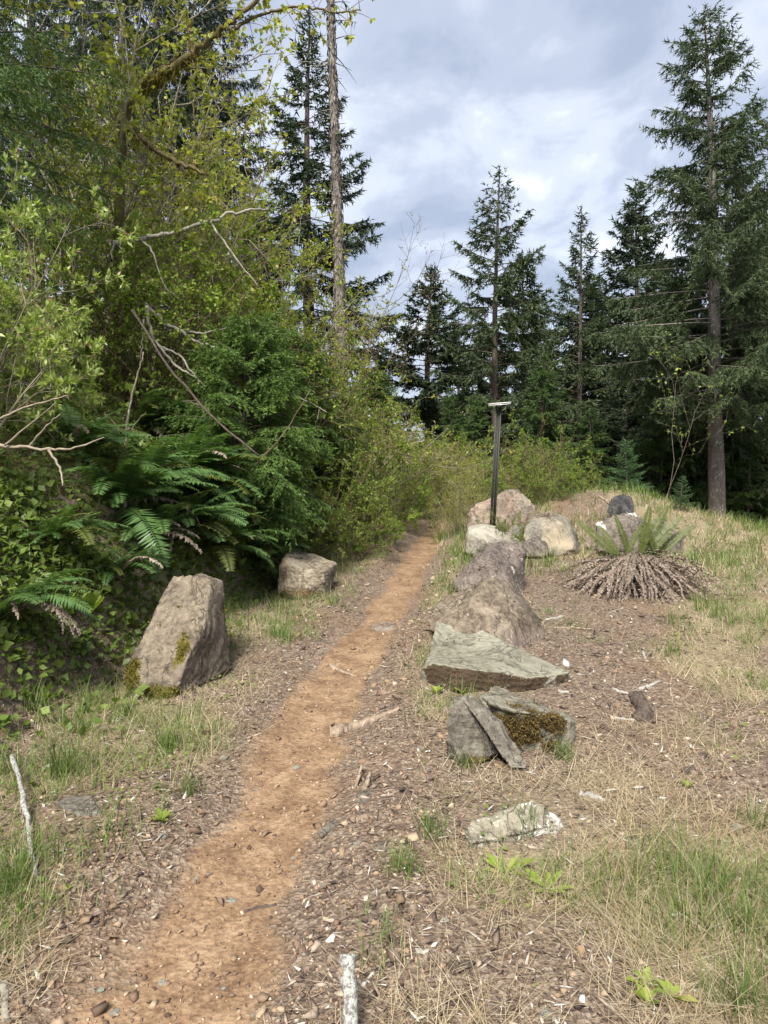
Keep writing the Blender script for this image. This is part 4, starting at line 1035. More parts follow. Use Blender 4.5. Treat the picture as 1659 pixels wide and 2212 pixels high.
gen_s = conifer(111, H=2, R=.75, cb=.08, gap=.05, el0=.15, el1=.6, sag=.1, lift=.1, twig=.42, twgap=.06, hang=.05, tr=.022, prof=.85, spl=.04, spw=.011, spgap=.012, mat='sapling', flat=.35, bend=.04)
for px, d, ax, ay, lab, rz in [
    (1358, 13.6, 1352, 950, 'young fir sapling with a pale stem behind the black boulder', .3),
    (1475, 11.3, 1472, 1028, 'small bluish fir seedling on the grassy mound', 1.7),
    (1515, 12.2, 1510, 1085, 'tiny fir seedling low on the mound beside the tall trunk', 3.1),
    (1228, 13.6, 1226, 975, 'thin fir sapling at the back of the mound, left of the black boulder', 4.0)]:
    tree_by_picture('fir_sapling', px, d, ax, ay, lab, 'fir saplings around the mound', gen_s, 2, rz)

# left hand wood
GL = 'conifers on the left slope'
# tall bare trunk at the end of the trail
def bare_tree(seed, H, tr, stubs, z0):
    r = rngs(seed); wood = Buf(); leaf = Buf()
    zs = np.linspace(-1.5, H, 40)
    P = np.stack([.03 * np.sin(zs * .5), .03 * np.cos(zs * .4), zs], -1)
    tube(wood, P, tr * (1 - zs / H * .62), 12, rng=r, rough=.05)
    for k in range(stubs):
        z = r.uniform(z0, H); a = r.uniform(0, 6.28); L = r.uniform(.15, .9)
        s = np.linspace(0, 1, 4)[:, None]
        bp = np.array([0, 0, z]) + s * L * np.array([math.cos(a), math.sin(a), r.uniform(-.35, .2)])
        bp[:, 2] -= .15 * L * s[:, 0] ** 2
        tube(wood, bp, .016 * (1 - .8 * s[:, 0]), 3, cap=False)
        if r.random() < .35:
            n = 14; q = r.random(n)[:, None]
            Pn = bp[0] * (1 - q) + bp[-1] * q; D = unit(r.normal(size=(n, 3)) - [0, 0, .8])
            spikes(leaf, Pn, D, .16, .03, perp(D, r), r.random(n))
    # bark plates standing off the trunk
    n = 1500
    zz = r.uniform(0, H, n); a = r.uniform(0, 6.28, n)
    rr = tr * (1 - zz / H * .62)
    o_ = np.stack([np.cos(a), np.sin(a), 0 * a], -1)
    Pn = o_ * (rr * .98)[:, None] + np.stack([.03 * np.sin(zz * .5), .03 * np.cos(zz * .4), zz], -1)
    D = unit(np.stack([o_[:, 0] * .25, o_[:, 1] * .25, r.choice([-1, 1], n) * np.ones(n)], -1))
    kites(wood, Pn, D, r.uniform(.08, .22, n), r.uniform(.03, .07, n), np.cross(o_, [0, 0, 1.0]), o_, .5, .3)
    return wood.mesh('trunk', M['greybark'], True), leaf.mesh('crown', M['firdark'])
b = spot(737, 17); a = at(716, -60, 17)
plant_tree('bare_trunk_fir', bare_tree(120, float(np.linalg.norm(a - b)) + .5, .145, 60, 4), b, 'very tall bare conifer trunk rising straight beside the sky at the trail end', GL, apex=a)
tree_by_picture('fir_tree', 672, 23, 656, 32, 'tall narrow fir behind the bare trunk at the trail end', GL, seed=121, R=3.1, cb=.12, gap=.12, el0=-.25, el1=.6, sag=.15, lift=.3, hang=.3, tr=.2, prof=.95, spl=.18, spw=.042, spgap=.045, twgap=.13, mat='firdark')
gen_l = conifer(122, H=18, R=4.0, cb=.12, gap=.15, el0=-.25, el1=.5, sag=.25, lift=.2, twig=.26, twgap=.15, hang=.6, tr=.3, prof=.5, spl=.2, spw=.045, spgap=.05, mat='firdark', bark='greybark', bend=.2)
for px, d, ax, ay, lab, rz, wd in [
    (335, 20, 320, -380, 'big dark conifer with long drooping boughs reaching toward the sky gap', .6, 1.0),
    (268, 17, 262, -420, 'grey trunked conifer at the upper left behind yellow leaves', 2.2, .75),
    (478, 24, 470, -120, 'dark conifer whose grey trunk shows behind the yellow leaved maples', 3.9, .9),
    (95, 19, 80, -300, 'dark conifer behind the hemlock boughs at the upper left', 5.0, .9)]:
    tree_by_picture('tall_conifer', px, d, ax, ay, lab, GL, gen_l, 18, rz, wd)
# near hemlock on the left edge
hem = conifer(130, H=8.5, R=1.95, cb=.12, gap=.08, el0=-.1, el1=.45, sag=.18, lift=.02, twig=.34, twgap=.07, hang=.32, tr=.13, prof=.45, spl=.045, spw=.0075, spgap=.02, mat='hemlock', flat=.25, az=(.05, 1.25), density=.95)
plant_tree('hemlock_tree', hem, spot(-190, 6.6), 'dark feathery hemlock whose boughs hang in from the left edge', GL)
hems = conifer(131, H=2.7, R=1.15, cb=.1, gap=.026, el0=.1, el1=.7, sag=.3, lift=.0, twig=.5, twgap=.05, hang=.3, tr=.03, prof=.4, spl=.045, spw=.013, spgap=.014, mat='brighthemlock', flat=.25, bend=.08)
tree_by_picture('young_hemlock', 520, 7.6, 525, 700, 'bushy bright green young hemlock on the bank above the ferns', 'young hemlocks on the left bank', hems, 2.7, 0)
tree_by_picture('young_hemlock', 640, 10.2, 650, 740, 'young hemlock behind the bushy one, toward the trail', 'young hemlocks on the left bank', hems, 2.7, 2)
tree_by_picture('young_hemlock', 800, 14.5, 802, 815, 'small green conifer sapling by the far bend of the trail', 'young hemlocks on the left bank', hems, 2.7, 4)

# ------------------------------------------------------------------ broadleaved shrubs and small maples
def shrub(seed, H, spread, nstem=7, kids=(6, 5), leafs=5, lsize=.04, lw=.55, lean=(0, 0, 0), mat='maple', bark='maplebark', r0=.018, wander=.35, up=.35,
          cluster=False, leafy=(2,), droop=.0, start=.25, fill=1.0, minlen=.08):
    r = rngs(seed)
    wood = Buf(); LP, LD = [], []
    lean = np.asarray(lean, float)
    def grow(p, d, L, rad, lvl):
        n = 6 if lvl == 0 else (5 if lvl == 1 else 4)
        pts = [p]; dirs = [d]
        for k in range(n - 1):
            d = unit(d + r.normal(size=3) * wander * (.6 if lvl == 0 else 1) / 1.7 + np.array([0, 0, up * (.25 if lvl else .12)]) + lean * .1 - np.array([0, 0, droop * lvl * .2]))
            p = p + d * L / (n - 1); pts.append(p); dirs.append(d)
        pts = np.array(pts)
        sd = 5 if lvl == 0 else 3
        tube(wood, pts, rad * (1 - .75 * np.linspace(0, 1, n)) + .0012, sd, cap=False)
        if lvl < len(kids):
            m = max(1, int(kids[lvl] * r.uniform(.7, 1.3)))
            for q in np.sort(r.uniform(start, 1, m)):
                i = min(int(q * (n - 1)), n - 2); f = q * (n - 1) - i
                b = pts[i] * (1 - f) + pts[i + 1] * f
                nd = unit(dirs[i] * .7 + perp(dirs[i][None], r)[0] * r.uniform(.5, 1.1))
                grow(b, nd, max(minlen, L * r.uniform(.3, .6) * (1.15 - .5 * q)), rad * .45, lvl + 1)
        if lvl in leafy or lvl == len(kids):
            if cluster:
                for c in range(2 if lvl == len(kids) else 1):
                    b = pts[-1] if c == 0 else pts[-2]
                    m = leafs
                    LP.append(np.repeat(b[None], m, 0)); ax = dirs[-1]
                    LD.append(unit(ax * .75 + r.normal(size=(m, 3)) * .62 + [0, 0, .25]))
            else:
                m = max(1, int(leafs * r.uniform(.5, 1.5)))
                q = r.uniform(.15, 1, m) * (n - 1.001); i = q.astype(int); f = (q - i)[:, None]
                LP.append(pts[i] * (1 - f) + pts[i + 1] * f)
                LD.append(unit(r.normal(size=(m, 3)) + np.array([0, 0, -.25]) + dirs[-1] * .5))
    for s_ in range(nstem):
        a = r.uniform(0, 6.28); sp = r.uniform(.1, 1) * spread
        d = unit(np.array([math.cos(a) * sp, math.sin(a) * sp, 1.0]) + lean)
        grow(np.array([math.cos(a) * .08 * nstem ** .5 * r.random(), math.sin(a) * .08 * nstem ** .5 * r.random(), -.08]), d, H * r.uniform(.65, 1.1), r0 * r.uniform(.7, 1.2), 0)
    leaf = Buf()
    P = np.concatenate(LP); D = np.concatenate(LD); n = len(P)
    Nn = unit(r.normal(size=(n, 3)) * .6 + [0, 0, 1]); Pp = unit(np.cross(D, Nn)); Nn = np.cross(Pp, D)
    sz = lsize * r.uniform(.55, 1.25, n)
    kites(leaf, P, D, sz, sz * lw, Pp, Nn, np.clip(r.normal(.5, .24, n), 0, 1), .16, .5)
    return wood.mesh('stem', M[bark], True), leaf.mesh('foliage', M[mat])

def plant_shrub(name, ms_, base, label, group, sc=1.0, rz=0.0, cat='shrub'):
    o = empty(name, base, label, cat, group)
    link('stem', ms_[0], o); link('foliage', ms_[1], o)
    o.scale = (sc, sc, sc) if np.isscalar(sc) else sc
    o.rotation_euler = (0, 0, rz)
    return o

GM = 'leafing maples and shrubs on the left bank'
mA = shrub(201, 4.6, .55, 6, (9, 7, 4), 7, .062, .8, (.12, -.12, 0), 'maple', 'maplebark', .028, .34, .3, leafy=(3,), start=.2)
mB = shrub(202, 4.2, .7, 7, (8, 6, 4), 9, .055, .75, (.15, -.1, 0), 'maple', 'paletwig', .022, .4, .25, leafy=(3,), start=.15)
mC = shrub(203, 3.4, .8, 8, (8, 6, 4), 7, .055, .65, (.15, -.15, 0), 'green', 'twig', .018, .42, .22, leafy=(2, 3), start=.1)
mD = shrub(204, 1.7, .9, 12, (7, 5, 3), 8, .042, .55, (.05, -.1, 0), 'green', 'twig', .01, .4, .25, leafy=(2, 3), start=.1)
mE = shrub(205, 1.9, .8, 14, (7, 5, 3), 7, .035, .55, (.05, -.05, 0), 'maple', 'paletwig', .009, .38, .3, leafy=(2, 3), start=.1)
for k, (px, d, ms_, sc, rz, lab) in enumerate([
    (150, 9.5, mA, 0.98, .2, 'tall maple with yellow opening leaves at the upper left, beside the hemlock boughs'),
    (250, 11.5, mA, 0.98, 1.9, 'yellow leaved maple in front of the grey trunk at the upper left'),
    (345, 10.0, mB, 0.90, .9, 'green gold maple left of the long pale limb'),
    (425, 10.8, mA, 1.0, 3.0, 'gold leaved maple under the dark drooping boughs'),
    (500, 11.5, mB, 0.86, 2.2, 'pale stemmed maple in the middle of the left thicket'),
    (570, 12.0, mA, 0.7, 4.1, 'gold leaved maple just left of the narrow fir'),
    (640, 12.6, mB, 0.68, 5.2, 'airy gold maple in front of the narrow fir'),
    (700, 13.4, mB, 0.66, .4, 'low gold maple at the foot of the bare trunk'),
    (285, 8.6, mC, 0.85, .7, 'green shrub behind the near bright bush'),
    (395, 8.8, mC, 0.89, 2.6, 'green shrub below the long pale limb'),
    (470, 9.3, mC, 0.85, 4.0, 'green shrub left of the bushy young hemlock'),
    (600, 9.8, mC, 0.72, 5.5, 'green shrub right behind the bushy young hemlock'),
    (680, 10.6, mC, 0.72, 1.3, 'green shrub halfway between the young hemlock and the bare trunk'),
    (740, 11.8, mE, 1.25, .3, 'yellow green twiggy shrub beneath the bare trunk'),
    (790, 12.6, mE, 1.15, 1.5, 'yellow green twiggy shrub right of the bare trunk foot'),
    (845, 14.0, mE, 1.1, 2.8, 'twiggy yellow green shrub left of the trail bend'),
    (700, 9.4, mD, .95, .5, 'low leafy shrub over the fern beside the trail'),
    (770, 10.4, mD, .85, 2.0, 'low leafy shrub on the left trail side, middle distance'),
    (835, 11.6, mD, .8, 3.4, 'low leafy shrub close to the left trail edge far back'),
    (890, 13.2, mD, .85, 4.9, 'low leafy shrub where the trail disappears'),
    (935, 15.0, mE, .8, 5.5, 'yellow green shrub right above the vanishing trail'),
    (640, 8.3, mD, .7, 1.1, 'low dark leafed shrub behind the square pale block'),
    (745, 9.0, mD, .6, 3.8, 'small leafy shrub right behind the square pale block'),
    (985, 15.8, mD, .95, .9, 'leafy shrub beyond the trail bend, left of the sign post')]):
    plant_shrub('vine_maple' if ms_ in (mA, mB) else 'leafy_shrub', ms_, spot(px, d), lab, GM, sc, rz, 'shrub')
# thin pale tree over the sky right of the bare trunk
mT = shrub(206, 3.6, .3, 4, (8, 6, 4), 2, .034, .5, (.18, 0, 0), 'bud', 'twig', .014, .3, .35, leafy=(3,), start=.3)
plant_shrub('slender_maple', mT, spot(735, 14.5), 'nearly leafless slender maple spread against the sky right of the bare trunk', GM, 1.0, .0, 'tree')
# shrubs behind the boulders
GB = 'shrubs behind the boulders'
mF = shrub(207, 1.7, .8, 10, (7, 5, 3), 3, .028, .55, (0, 0, 0), 'green', 'twig', .007, .42, .25, leafy=(2, 3), start=.15)
for px, d, ms_, sc, rz, lab in [
    (1120, 13.4, mF, .85, .3, 'small leaved shrub right behind the sign post'),
    (1150, 14.2, mD, .9, 1.2, 'taller green shrub right of the one behind the sign post'),
    (1035, 13.0, mE, .7, 2.3, 'yellow green shrub left of the sign post foot'),
    (1185, 12.6, mD, .55, 3.1, 'low leafy shrub behind the tan speckled boulder'),
    (1095, 12.6, mD, .6, 4.4, 'green shrub rising over the pinkish boulder'),
    (1235, 13.9, mD, .65, 5.0, 'low shrub behind the bare soil of the mound'),
    (1110, 9.6, mD, .3, .7, 'small green plant growing between the pinkish and speckled boulders'),
    (1075, 9.75, mD, .28, 2.7, 'small green plant right at the foot of the sign post'),
    (995, 11.2, mE, .5, 1.0, 'thin stemmed shrub between trail and pinkish boulder')]:
    plant_shrub('leafy_shrub', ms_, spot(px, d), lab, GB, sc, rz)
mG = shrub(208, 2.0, .25, 2, (7, 4), 4, .05, .7, (.05, 0, 0), 'green', 'firbark', .005, .3, .4, leafy=(1, 2), start=.3)
plant_shrub('slender_sapling', mG, spot(1425, 12.6), 'slender sapling with round light leaves beside the fir sapling', GB, 1.15, .6, 'sapling')
# near bright bush on the left edge
mH = shrub(209, 1.9, .8, 13, (7, 5, 4), 7, .068, .36, (.2, -.1, 0), 'azalea', 'paletwig', .012, .36, .2, cluster=True, leafy=(3,), start=.2)
plant_shrub('azalea_bush', mH, spot(-110, 5.0), 'bright green bush with upright leaf tufts at the left edge', GM, (.72, .72, .8), .3)
plant_shrub('azalea_bush', mH, spot(-120, 5.7), 'bright bush with pink tipped shoots, further back at the left edge', GM, (.8, .8, 1.0), 2.4)
# small maple saplings with big bright leaves
mJ = shrub(210, .8, .4, 3, (4,), 5, .10, 1.0, (0, 0, 0), 'green', 'twig', .006, .3, .4, leafy=(1,), start=.45)
for px, d, sc, rz, lab in [(770, 8.9, .75, 0, 'seedling with large bright maple leaves beside the trail bushes'), (250, 7.2, .9, 2, 'thin seedling with bright leaf tuft on the shaded bank'), (840, 10.2, .7, 4, 'low bright leaved seedling further along the left trail side')]:
    plant_shrub('maple_seedling', mJ, spot(px, d), lab, 'maple seedlings', sc, rz, 'plant')

# ------------------------------------------------------------------ limbs, dead branches
def limb(name, label, cat, group, mat, paths, extra=None, rough=.08):
    """paths: list of (list of (px,py,d), r0, r1)"""
    base = at(*paths[0][0][0]); b = Buf(); r = rngs(len(label) * 13)
    for pts, r0, r1 in paths:
        P = np.array([at(*p) for p in pts])
        # resample smoothly
        t = np.linspace(0, len(P) - 1, (len(P) - 1) * 5 + 1)
        i = np.minimum(t.astype(int), len(P) - 2); f = (t - i)[:, None]
        Q = P[i] * (1 - f) + P[i + 1] * f
        k = np.array([.25, .5, .25])
        for _ in range(3):
            Q[1:-1] = Q[:-2] * .25 + Q[1:-1] * .5 + Q[2:] * .25
        Q[1:-1] += r.normal(size=Q[1:-1].shape) * r0 * .35
        tube(b, Q - base, np.linspace(r0, r1, len(Q)), 6, rng=r, rough=rough)
    o = link(name, b.mesh(name, M[mat], True), loc=base)
    return tag(o, label, cat, group)

# mossy maple limbs arching over the upper left
mm = empty('mossy_maple', spot(262, 9.2), 'old maple with mossy limbs arching over the upper left', 'tree', GM)
def part_limb(parent, name, mat, paths, seed):
    b = Buf(); r = rngs(seed); base = np.array(parent.location)
    for pts, r0, r1 in paths:
        P = np.array([at(*p) if len(p) == 3 else np.array(p[:3]) for p in pts])
        t = np.linspace(0, len(P) - 1, (len(P) - 1) * 6 + 1)
        i = np.minimum(t.astype(int), len(P) - 2); f = (t - i)[:, None]
        Q = P[i] * (1 - f) + P[i + 1] * f
        for _ in range(3): Q[1:-1] = Q[:-2] * .25 + Q[1:-1] * .5 + Q[2:] * .25
        Q[1:-1] += r.normal(size=Q[1:-1].shape) * r0 * .3
        tube(b, Q - base, np.linspace(r0, r1, len(Q)), 7, rng=r, rough=.1)
    return link(name, b.mesh(name, M[mat], True), parent)
bs = mm.location
LIMBS = [([(bs[0], bs[1], bs[2] - .2, 0), at(262, 700, 9.1).tolist() + [0], at(255, 480, 8.9).tolist() + [0], at(262, 255, 8.6).tolist() + [0], at(300, 188, 8.4).tolist() + [0]], .075, .05),
         ([(300, 188, 8.4), (355, 160, 8.3), (420, 115, 8.2), (470, 70, 8.1), (520, 35, 8.0), (560, -10, 7.9)], .052, .02),
         ([(500, 62, 8.05), (560, 34, 8.0), (600, 20, 7.9), (650, 12, 7.8), (700, 22, 7.8), (740, 28, 7.7), (780, 22, 7.7)], .018, .006),
         ([(262, 255, 8.6), (300, 295, 8.5), (355, 335, 8.4), (400, 358, 8.3), (450, 378, 8.3)], .04, .016),
         ([(415, 118, 8.2), (410, 60, 8.2), (420, 0, 8.2)], .022, .012),
         ([(650, 12, 7.8), (672, 30, 7.8), (690, 45, 7.8)], .006, .003), ([(720, 24, 7.75), (748, 40, 7.7), (756, 55, 7.7)], .005, .002),
         ([(420, 200, 8.3), (418, 240, 8.3), (422, 262, 8.3)], .012, .006)]
part_limb(mm, 'trunk', 'mossbark', LIMBS, 51)
# leaf clusters on those limbs, moss hanging under them
rl_ = rngs(52)
lb = Buf(); mb = Buf(); tw = Buf()
base_mm = np.array(bs)
for pts, nn in ((LIMBS[1][0], 26), (LIMBS[2][0], 40), (LIMBS[3][0], 26), (LIMBS[4][0], 10)):
    P = np.array([at(*p) for p in pts])
    for k in range(nn):
        q = rl_.uniform(0, len(P) - 1.01); i = int(q); c = P[i] * (1 - q + i) + P[i + 1] * (q - i)
        dr = unit(rl_.normal(size=3) + [0, 0, -.1]); L = rl_.uniform(.1, .4)
        tw_p = np.array([c, c + dr * L * .5 + [0, 0, -.02], c + dr * L + [0, 0, -.06]])
        tube(tw, tw_p - base_mm, [.004, .003, .002], 3, cap=False)
        m = 5
        D = unit(rl_.normal(size=(m, 3)) * .8 + [0, 0, -.7]); Nn = unit(rl_.normal(size=(m, 3)) + [0, 0, 1]); Pp = unit(np.cross(D, Nn)); Nn = np.cross(Pp, D)
        kites(lb, np.repeat((tw_p[-1] - base_mm)[None], m, 0), D, rl_.uniform(.035, .08, m), rl_.uniform(.03, .05, m), Pp, Nn, np.clip(rl_.normal(.62, .2, m), 0, 1), .2)
for pts, nn in ((LIMBS[1][0][:4], 900), (LIMBS[3][0], 200)):
    P = np.array([at(*p) for p in pts])
    q = np.clip(np.abs(rl_.normal(0, .35, nn)) * (len(P) - 1), 0, len(P) - 1.01); i = q.astype(int); f = (q - i)[:, None]
    C = P[i] * (1 - f) + P[i + 1] * f - base_mm + rl_.normal(size=(nn, 3)) * .03
    D = unit(rl_.normal(size=(nn, 3)) * .5 + [0, 0, -1])
    spikes(mb, C, D, rl_.uniform(.05, .17, nn), .014, perp(D, rl_), rl_.random(nn))
link('foliage', lb.mesh('foliage', M['maple']), mm)
link('twig', tw.mesh('twig', M['twig'], True), mm)
link('moss', mb.mesh('moss', M['moss']), mm)['kind'] = 'stuff'

GD = 'dead and leaning branches on the left bank'
limb('pale_limb', 'long pale lichened limb lying level across the left thicket', 'branch', GD, 'deadwood',
     [([(245, 525, 8.0), (300, 515, 8.0), (355, 508, 8.0), (420, 490, 8.0), (480, 468, 8.0), (530, 455, 8.1), (580, 452, 8.2)], .03, .012),
      ([(252, 522, 8.0), (240, 540, 7.95), (243, 560, 7.9)], .012, .005), ([(255, 524, 8.0), (266, 545, 7.95), (262, 562, 7.9)], .01, .004),
      ([(300, 515, 8.0), (330, 540, 7.9), (340, 580, 7.9), (355, 620, 7.9), (380, 640, 7.9)], .012, .004), ([(455, 478, 8.0), (480, 520, 7.9), (530, 585, 7.9), (560, 620, 7.9)], .014, .005)])
limb('dead_branch', 'white dead branch slanting down above the young hemlock', 'branch', GD, 'deadwood',
     [([(312, 655, 8.0), (350, 690, 8.0), (390, 715, 7.9), (420, 735, 7.9), (465, 752, 7.8), (500, 765, 7.8)], .028, .008),
      ([(345, 700, 8.0), (400, 716, 7.9), (440, 722, 7.9), (505, 706, 7.8), (540, 715, 7.8)], .018, .006)])
limb('dead_branch', 'forked white dead branch hanging below the slanting one', 'branch', GD, 'deadwood',
     [([(318, 660, 7.8), (325, 720, 7.8), (345, 750, 7.7), (380, 790, 7.6), (420, 815, 7.5), (445, 835, 7.5)], .02, .007),
      ([(345, 750, 7.7), (390, 765, 7.6), (410, 800, 7.5), (430, 820, 7.5), (425, 840, 7.5)], .014, .006), ([(310, 690, 7.8), (308, 740, 7.8), (303, 780, 7.8)], .012, .005), ([(325, 720, 7.8), (312, 735, 7.8), (320, 760, 7.8)], .009, .003)])
limb('pale_branch', 'thin pale branch arching over the low shrubs beside the trail', 'branch', GD, 'deadwood',
     [([(595, 832, 8.8), (640, 855, 8.8), (680, 875, 8.8), (705, 890, 8.7)], .012, .006), ([(690, 880, 8.8), (685, 905, 8.7), (680, 920, 8.7)], .007, .003)])
limb('bare_twig_branch', 'bare pale twig reaching in low from the left edge', 'branch', GD, 'paletwig',
     [([(-40, 958, 4.4), (30, 965, 4.3), (105, 972, 4.25), (165, 968, 4.2), (225, 945, 4.2)], .013, .004), ([(60, 968, 4.3), (95, 925, 4.25), (130, 895, 4.2)], .008, .003),
      ([(105, 972, 4.25), (130, 1010, 4.2), (135, 1050, 4.1)], .009, .004), ([(10, 962, 4.3), (60, 920, 4.3), (120, 870, 4.2)], .007, .003), ([(0, 905, 4.3), (50, 880, 4.3), (120, 862, 4.2), (145, 855, 4.2)], .008, .003)])
limb('fallen_log', 'dark fallen log half buried on the shaded bank at the left', 'log', GD, 'darkwood', [([(-30, 1062, 5.6), (60, 1072, 5.5), (120, 1080, 5.4), (165, 1090, 5.3)], .05, .03)])
limb('bare_sapling', 'bare upright sapling stem on the shaded bank', 'sapling', GD, 'maplebark',
     [([(268, 1010, 6.6), (272, 950, 6.6), (278, 880, 6.6), (300, 800, 6.6), (310, 760, 6.6)], .014, .006), ([(272, 950, 6.6), (245, 910, 6.6), (225, 890, 6.6)], .006, .002), ([(276, 940, 6.6), (300, 905, 6.6), (315, 890, 6.6)], .006, .002)])
limb('leaning_twig', 'thin dark stem leaning out above the ferns', 'branch', GD, 'twig', [([(545, 1010, 6.6), (600, 955, 6.5), (650, 880, 6.4), (672, 840, 6.4)], .008, .003)])
limb('leaning_pole', 'slim straight pole slanting down through the shaded bank', 'branch', GD, 'darkwood', [([(285, 670 + 0, 7.2), (360, 790, 6.9), (455, 900, 6.7), (560, 985, 6.6)], .014, .01)])

# ------------------------------------------------------------------ ferns
def frond_mesh(seed, arch=1.3, n=34, wid=.085, mat='fern', curl=.2, dead=False, el0=.95, wf=.98):
    """unit-length frond growing from the origin along +X, rising then arching over"""
    r = rngs(seed); b = Buf()
    s = np.linspace(0, 1, n + 6)
    ang = el0 - arch * s ** 1.1
    dx_ = np.cos(ang); dz_ = np.sin(ang)
    X = np.concatenate([[0], np.cumsum((dx_[1:] + dx_[:-1]) / 2)]) / (n + 5)
    Z = np.concatenate([[0], np.cumsum((dz_[1:] + dz_[:-1]) / 2)]) / (n + 5)
    Yw = .05 * r.normal() * s ** 2
    P = np.stack([X, Yw, Z], -1)
    tube(b, P[::3], .006 * (1 - .8 * s[::3]), 3, a=.75 if not dead else .3, cap=False)
    k = np.arange(5, n + 5)
    prof = np.sin(np.clip((s[k] - .08) / .92, 0, 1) ** .62 * math.pi * .93) ** .8
    T = unit(np.gradient(P, axis=0))[k]
    side = np.array([0, 1.0, 0]); up = np.cross(T, side)
    for sg in (1, -1):
        kk = len(k)
        cu = curl * (1 + .5 * r.normal(size=(kk, 1)))
        D = unit(side * sg + T * .28 - np.array([0, 0, 1.0]) * cu + r.normal(size=(kk, 3)) * (.05 if not dead else .35))
        L = wid * prof * r.uniform(.9, 1.1, kk) * 1.9 * (1 if not dead else r.uniform(.4, 1, kk))
        Pp = unit(np.cross(D, up)); Nn = up
        a = np.clip(r.normal(.5, .12, kk) + .15 * (s[k] - .5), 0, 1)
        kites(b, P[k], D, np.maximum(L, .01), 1.0 / n * wf, T, Nn, a, .12, .3)
    return b.mesh('frond', M[mat])
FR = [frond_mesh(300 + i, a_, 36, .075 + .006 * (i % 3), 'fern', .15 + .05 * (i % 4)) for i, a_ in enumerate([1.1, 1.4, 1.7, 1.25, 1.55, .9])]
FO = [frond_mesh(320 + i, a_, 34, .075, 'fernolive', .2) for i, a_ in enumerate([1.2, 1.6])]
FD = [frond_mesh(330 + i, a_, 26, .05, 'ferndead', .6, True) for i, a_ in enumerate([1.9, 2.3, 2.1])]
def fern(base, label, n=22, L=.8, down=None, bias=.8, seed=0, kinds=None, group='sword ferns on the bank', tilt=0.0, name='sword_fern'):
    r = rngs(500 + seed)
    o = empty(name, base, label, 'fern', group)
    for k in range(int(n * 1.5)):
        a = r.uniform(0, 6.28)
        if down is not None and r.random() < bias: a = down + r.normal() * .75
        fr = (kinds or FR)[int(r.integers(len(kinds or FR)))]
        if kinds is None and r.random() < .22: fr = FO[k % 2]
        if kinds is None and r.random() < .08: fr = FD[k % 3]
        f = link('frond', fr, o)
        s = L * r.uniform(.65, 1.15)
        f.scale = (s, s, s)
        f.rotation_euler = Euler((r.normal() * .22, r.normal() * .22 + tilt, a), 'XYZ')
        f.location = (r.normal() * .04, r.normal() * .04, .03)
    return o
for i, (px, py, n, L, lab) in enumerate([
    (255, 1105, 22, .85, 'large blue green fern at the left of the fern bank'),
    (395, 1060, 30, .95, 'large arching fern in the middle of the fern bank'),
    (470, 1095, 30, .95, 'big fern with fronds hanging over the standing boulder'),
    (545, 1075, 28, .9, 'big fern right of the middle of the fern bank'),
    (620, 1085, 24, .8, 'fern above the square pale block'),
    (330, 1170, 20, .7, 'fern hanging low behind the standing boulder, left one'),
    (455, 1200, 22, .75, 'fern just above the top of the standing boulder'),
    (545, 1215, 22, .6, 'fern between the standing boulder and the square block'),
    (615, 1195, 14, .5, 'small fern touching the left side of the square block'),
    (235, 1250, 12, .5, 'small dark fern low on the bank, left of the standing boulder'),
    (20, 1330, 14, .6, 'fern cut by the left edge at mid height'),
    (310, 935, 20, .8, 'fern high on the bank below the dead branches'),
    (440, 905, 20, .8, 'fern high on the bank left of the bushy young hemlock'),
    (390, 985, 22, .8, 'shaded fern between the upper and the middle ferns'),
    (600, 1000, 20, .75, 'fern under the bushy young hemlock'),
    (690, 1075, 22, .75, 'fern under the trailside shrubs, right of the fern bank'),
    (760, 1165, 20, .6, 'spreading low fern close to the left trail edge'),
    (830, 1090, 16, .6, 'fern under shrubs further along the left trail side'),
    (905, 1070, 14, .6, 'farthest fern beside the trail bend'),
    (170, 980, 16, .7, 'dark fern behind the bare twigs at the left'),
    (300, 1060, 24, .8, 'fern in front of the large blue green one, a little right'),
    (505, 1150, 26, .75, 'dense fern above the right shoulder of the standing boulder'),
    (590, 1140, 24, .7, 'dense fern up and left of the square block'),
    (395, 1150, 24, .75, 'fern with long fronds right above the standing boulder'),
    (120, 1180, 14, .55, 'small fern on the bare bank near the left edge'),
    (660, 1140, 18, .6, 'fern behind the square block, on its right side')]):
    p = hit(px, py)
    fern(p - np.array([0, 0, .02]), lab, n, L, down=-.35 if px < 700 else -.8, bias=.72, seed=i)

# old fern with a skirt of dead fronds
p = hit(1362, 1262)
p = np.array([p[0], p[1] - .12, p[2]])
skirt = empty('skirted_fern', p, 'fern with few upright green fronds above a wide brown skirt of dead fronds', 'fern')
r = rngs(600)
mound = Buf()
th = np.linspace(0, 2 * np.pi, 28, endpoint=False); rr = np.linspace(0, 1, 9)
A, Rr = np.meshgrid(th, rr)
mz = .33 * (1 - Rr ** 1.3) + .05 * n2d(np.cos(A) * Rr * 3, np.sin(A) * Rr * 3, .5, 3, 8).reshape(A.shape)
V = np.stack([np.cos(A) * Rr * .6, np.sin(A) * Rr * .5, mz - .04], -1).reshape(-1, 3)
i_ = np.arange(8)[:, None]; j_ = np.arange(28)[None]
mound.add(V, None, np.stack([i_ * 28 + j_, i_ * 28 + (j_ + 1) % 28, (i_ + 1) * 28 + (j_ + 1) % 28, (i_ + 1) * 28 + j_], -1).reshape(-1, 4))
link('root_mound', mound.mesh('root_mound', M['darkwood'], True), skirt)
FK = [frond_mesh(340 + i, a_, 30, .05, 'ferndead', .5, True) for i, a_ in enumerate([1.3, 1.75, 2.1, 1.5])]
